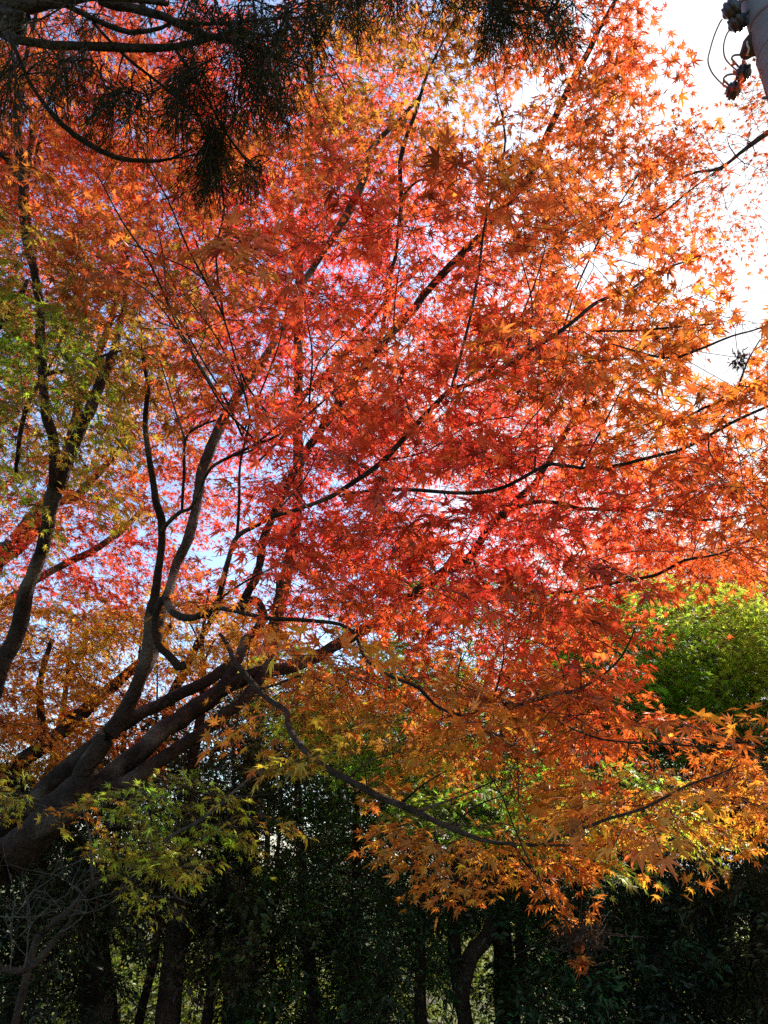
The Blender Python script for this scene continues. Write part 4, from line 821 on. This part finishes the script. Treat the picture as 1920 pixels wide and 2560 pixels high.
    for i in order:
        A = np.array(ND); d = ((A - C[i]) ** 2).sum(1); j = d.argmin()
        if d[j] < 1.0:
            p = A[j]; mid = (p + C[i]) / 2 + rng.normal(0, .02, 3) + UP * .02; tt = np.linspace(0, 1, 4)[:, None]
            tb.add((1 - tt) ** 2 * p + 2 * tt * (1 - tt) * mid + tt ** 2 * C[i], np.linspace(.0035, .0022, 4), 4)
            if rng.random() < .5: ND.append(C[i])
    tb.build('twig_network', M_CBARK, root)
conifer()

# ------------------------------------------------------------------ utility pole
def lathe(prof, n, p0, axis, ref=(0, 0, 1)):
    a = nrm(np.asarray(axis, float)); r = np.asarray(ref, float)
    if abs((a * r).sum()) > .9: r = np.array([1., 0, 0])
    u = nrm(np.cross(a, r)); v = np.cross(a, u); th = np.arange(n) * 2 * math.pi / n; V = []
    for h, rad in prof: V.append(p0 + a * h + rad * (np.cos(th)[:, None] * u + np.sin(th)[:, None] * v))
    V = np.vstack(V); F = []
    for i in range(len(prof) - 1):
        for j in range(n): F.append((i * n + j, i * n + (j + 1) % n, (i + 1) * n + (j + 1) % n, (i + 1) * n + j))
    F += [tuple(range(n))[::-1], tuple((len(prof) - 1) * n + j for j in range(n))]
    return V, F
def lathe_obj(name, parts, mat, parent, smooth=False, bevel=0):
    Vs, Fs, nn, base = [], [], [], 0
    for V, F in parts:
        Vs.append(V)
        for f in F: Fs += [i + base for i in f]; nn.append(len(f))
        base += len(V)
    o = mesh_obj(name, np.vstack(Vs), Fs, nn, mat, parent, smooth=smooth)
    if bevel: b = o.modifiers.new('bevel', 'BEVEL'); b.width = bevel; b.segments = 2
    return o
def pole():
    r = 7.0; c = at(1921, 0, r); base = np.array([c[0], c[1], 0.0]); R = .17
    root = thing('utility_pole', 'grey utility pole with dark insulators and looping wires at the top right', 'utility pole', base)
    gm = plain_mat('pole_concrete', (.115, .135, .145), .75, scale=6); dm = plain_mat('insulator_cover', (.018, .02, .028), .45); wm = plain_mat('wire_sheath', (.18, .18, .22), .5); rm = plain_mat('rusty_steel', (.10, .06, .05), .6); lm = plain_mat('pale_cable', (.5, .5, .5), .5)
    lathe_obj('post', [lathe([(-.3, .21), (4, .19), (8, .165), (11.5, .14), (11.6, .13), (11.62, .02)], 32, base, (0, 0, 1))], gm, root, smooth=True)
    def ax(px, py, rr=6.8): return at(px, py, rr)
    def pz(py):                       # height on the pole for a photo row
        y = (1280 - py) / FPX; f_, u_ = cp - sp * y, sp + cp * y; return EYE[2] + base[1] * u_ / f_
    for py in (60, 125, 165):
        lathe_obj('band', [lathe([(-.012, R - .002), (-.012, R + .006), (.012, R + .006), (.012, R - .002)], 32, np.array([base[0], base[1], pz(py)]), (0, 0, 1))], rm if py == 60 else gm, root, smooth=False)
    def insulator(a, b, s=1.0):
        a, b = np.asarray(a), np.asarray(b); d = b - a; L = np.linalg.norm(d)
        prof = [(0, .012), (.12, .03), (.16, .058), (.30, .052), (.34, .07), (.5, .074), (.56, .058), (.66, .072), (.8, .066), (.86, .04), (.94, .03), (1, .012)]
        lathe_obj('insulator', [lathe([(h * L, q * s) for h, q in prof], 9, a, d)], dm, root, bevel=.006)
    insulator(ax(1808, 46), ax(1849, 4)); insulator(ax(1822, 76), ax(1863, 36)); insulator(ax(1838, 180), ax(1878, 186), .95); insulator(ax(1814, 224), ax(1852, 229), .95)
    def tube(name, pts, rad, mat):
        q = catmull(np.array([ax(x, y, rr) for x, y, rr in pts]), .015); tb = Tubes(); tb.add(q, rad, 8); tb.build(name, mat, root)
    tube('bracket', [(1846, 8, 6.8), (1865, -6, 6.9), (1895, -15, 6.98)], .014, rm)
    tube('bracket', [(1860, 38, 6.8), (1880, 22, 6.84), (1915, 12, 6.86), (1950, 14, 6.9)], .013, dm)
    tube('wire', [(1806, 48, 6.8), (1800, 56, 6.8), (1786, 88, 6.8), (1775, 125, 6.8), (1770, 152, 6.8), (1778, 178, 6.8), (1795, 200, 6.8), (1818, 220, 6.8)], .0055, wm)
    tube('wire', [(1824, 74, 6.8), (1815, 90, 6.8), (1809, 115, 6.8), (1811, 140, 6.8), (1821, 157, 6.8), (1843, 177, 6.8)], .0055, wm)
    tube('wire', [(1850, 137, 6.8), (1836, 138, 6.8), (1829, 145, 6.8), (1836, 156, 6.8), (1850, 170, 6.8)], .0075, wm)
    tube('wire', [(1857, 150, 6.8), (1857, 160, 6.8), (1858, 172, 6.8)], .0075, wm)
    tube('wire', [(1840, 185, 6.8), (1820, 187, 6.8), (1809, 196, 6.8), (1813, 204, 6.8), (1825, 215, 6.8)], .0075, wm)
    # cable head box: an outline with depth
    out = [(1894, 83), (1884, 83), (1872, 90), (1858, 102), (1853, 120), (1848, 137), (1852, 146), (1861, 151), (1870, 149), (1882, 142), (1891, 141), (1900, 136), (1902, 120)]
    fr = np.array([at(x, y, 6.72) for x, y in out]); cen = fr.mean(0); fr2 = fr * .82 + cen * .18 + np.array([0, -.05, 0]); bk = EYE + (fr * .9 + cen * .1 - EYE) * 1.025; k = len(out)
    V = np.vstack([fr2, fr, bk]); F = [tuple(range(k)), tuple(range(3 * k - 1, 2 * k - 1, -1))]
    for L_ in (0, 1):
        for j in range(k): F.append((L_ * k + j, (L_ + 1) * k + j, (L_ + 1) * k + (j + 1) % k, L_ * k + (j + 1) % k))
    lathe_obj('cable_box', [(V, F)], dm, root, bevel=.008)
    tube('cable_loop', [(1868, 103, 6.64), (1868, 112, 6.635), (1872, 120, 6.63), (1871, 130, 6.63), (1868, 136, 6.64)], .006, lm)
    for dx in (0, 9, 16, 24):
        q = np.array([(base[0] + (R + .012) * math.sin(a), base[1] - (R + .012) * math.cos(a), pz(30 + dx * 3) - .45 * t - .1 * t * t) for t, a in zip(np.linspace(0, 2.2, 20), np.linspace(.6 - dx * .02, -.95 + dx * .012, 20))])
        tb = Tubes(); tb.add(q, .009, 8); tb.build('cable', lm if dx == 16 else dm, root)
    out = [(1891, 141), (1902, 136), (1909, 165), (1935, 260), (1930, 265), (1900, 165)]
    q = np.array([at(x, y, 6.86) for x, y in out]); k = len(out); V = np.vstack([q, q + np.array([.02, .06, 0])]); F = [tuple(range(k)), tuple(range(2 * k - 1, k - 1, -1))] + [(j, k + j, k + (j + 1) % k, (j + 1) % k) for j in range(k)]
    lathe_obj('brace', [(V, F)], rm, root)
    tube('step_bolt', [(1907, 245, 6.85), (1960, 242, 6.95)], .012, gm)
pole()

# ------------------------------------------------------------------ clumps caught in the branches
def clump(name, label, cat, px, py, r, rx, rz, n, cols, hang=0.0, size=.03, group=None):
    c = at(px, py, r); root = thing(name, label, cat, c, group)
    u = nrm(rng.normal(0, 1, (n, 3))) * rng.random((n, 1)) ** .4; P = c + u * np.array([rx, rx, rz])
    col = np.array([PAL.get(x, x) if isinstance(x, str) else x for x in cols])[rng.integers(0, len(cols), n)] * rng.uniform(.6, 1.2, (n, 1))
    curled = []
    for s in range(5):
        pv, pf, tp = maple_proto(False, 40 + s); pv = pv.copy(); pv[:, 2] -= .7 * (pv[:, :2] ** 2).sum(1); pv[:, 0] *= .7; curled.append((pv, pf, tp))
    leaf_mesh('dead_leaf_mass', curled, P, nrm(u + rng.normal(0, .6, (n, 3)) - UP * .4), nrm(rng.normal(0, 1, (n, 3))), rng.uniform(.6, 1.3, n) * size, col, M_LEAF, root)
    tb = Tubes()
    for _ in range(max(5, n // 6)):
        a = c + rng.normal(0, .5, 3) * np.array([rx, rx, rz]); b_ = c + rng.normal(0, 1.0, 3) * np.array([rx, rx, rz]) * 1.2; mid = (a + b_) / 2 + rng.normal(0, .02, 3)
        q = catmull(np.array([a, mid, b_]), .02); tb.add(q, np.linspace(.0022, .001, len(q)), 4)
    tb.add(catmull(np.array([c, c + UP * (rz + .06) + [.01, 0, 0], c + UP * (rz + .14) + [.02, 0, 0]]), .02), .002, 4)
    tb.build('twig_tangle', M_TWIG, root)
dk = [(.03, .02, .018), (.05, .03, .022), (.06, .025, .02)]
clump('dead_leaf_cluster', 'black shrivelled leaf cluster against the white sky near the right edge', 'leaf cluster', 1846, 897, 4.2, .05, .05, 40, dk)
clump('dead_leaf_cluster', 'black shrivelled leaf cluster hanging among the orange leaves right of centre', 'leaf cluster', 1322, 968, 4.2, .06, .09, 46, dk)
clump('dead_leaf_cluster', 'dark withered leaf cluster on the curved branch in the lower right of the orange leaves', 'leaf cluster', 1425, 1762, 3.8, .11, .08, 60, dk)
clump('hanging_nest', 'brown hanging nest of dry twigs and leaves at the tip of the drooping low branch', 'nest', 1455, 2335, 3.9, .12, .06, 190, [(.09, .055, .03), (.13, .07, .04), (.06, .04, .025)], size=.022)
clump('leaf_clump', 'withered orange leaf clump dangling below the hanging nest', 'leaf clump', 1450, 2398, 3.88, .045, .05, 22, ['orange', 'brown', 'amber'], size=.035)
def dead_frond():
    top = at(1280, 1775, 3.9); root = thing('dead_frond', 'dry brown conifer sprig hanging among the lower orange leaves', 'dead sprig', top)
    n = 420; u = rng.random(n); ph = rng.uniform(0, 6.28, n)
    P = top + np.stack([rng.normal(0, .04, n) * (.4 + u), rng.normal(0, .04, n) * (.4 + u), -.42 * u], -1)
    T = nrm(np.stack([np.cos(ph) * .5, np.sin(ph) * .5, np.full(n, -1.0)], -1)); N = nrm(rng.normal(0, 1, (n, 3)))
    leaf_mesh('frond', NEED, P, T, N, rng.uniform(.03, .06, n), np.array([.13, .06, .03]) * rng.uniform(.5, 1.3, (n, 1)), M_CONE, root)
    tb = Tubes(); tb.add(catmull(np.array([top + UP * .06, top - UP * .2 + [.01, 0, 0], top - UP * .42]), .04), .003, 5); tb.build('stalk', M_TWIG, root)
dead_frond()
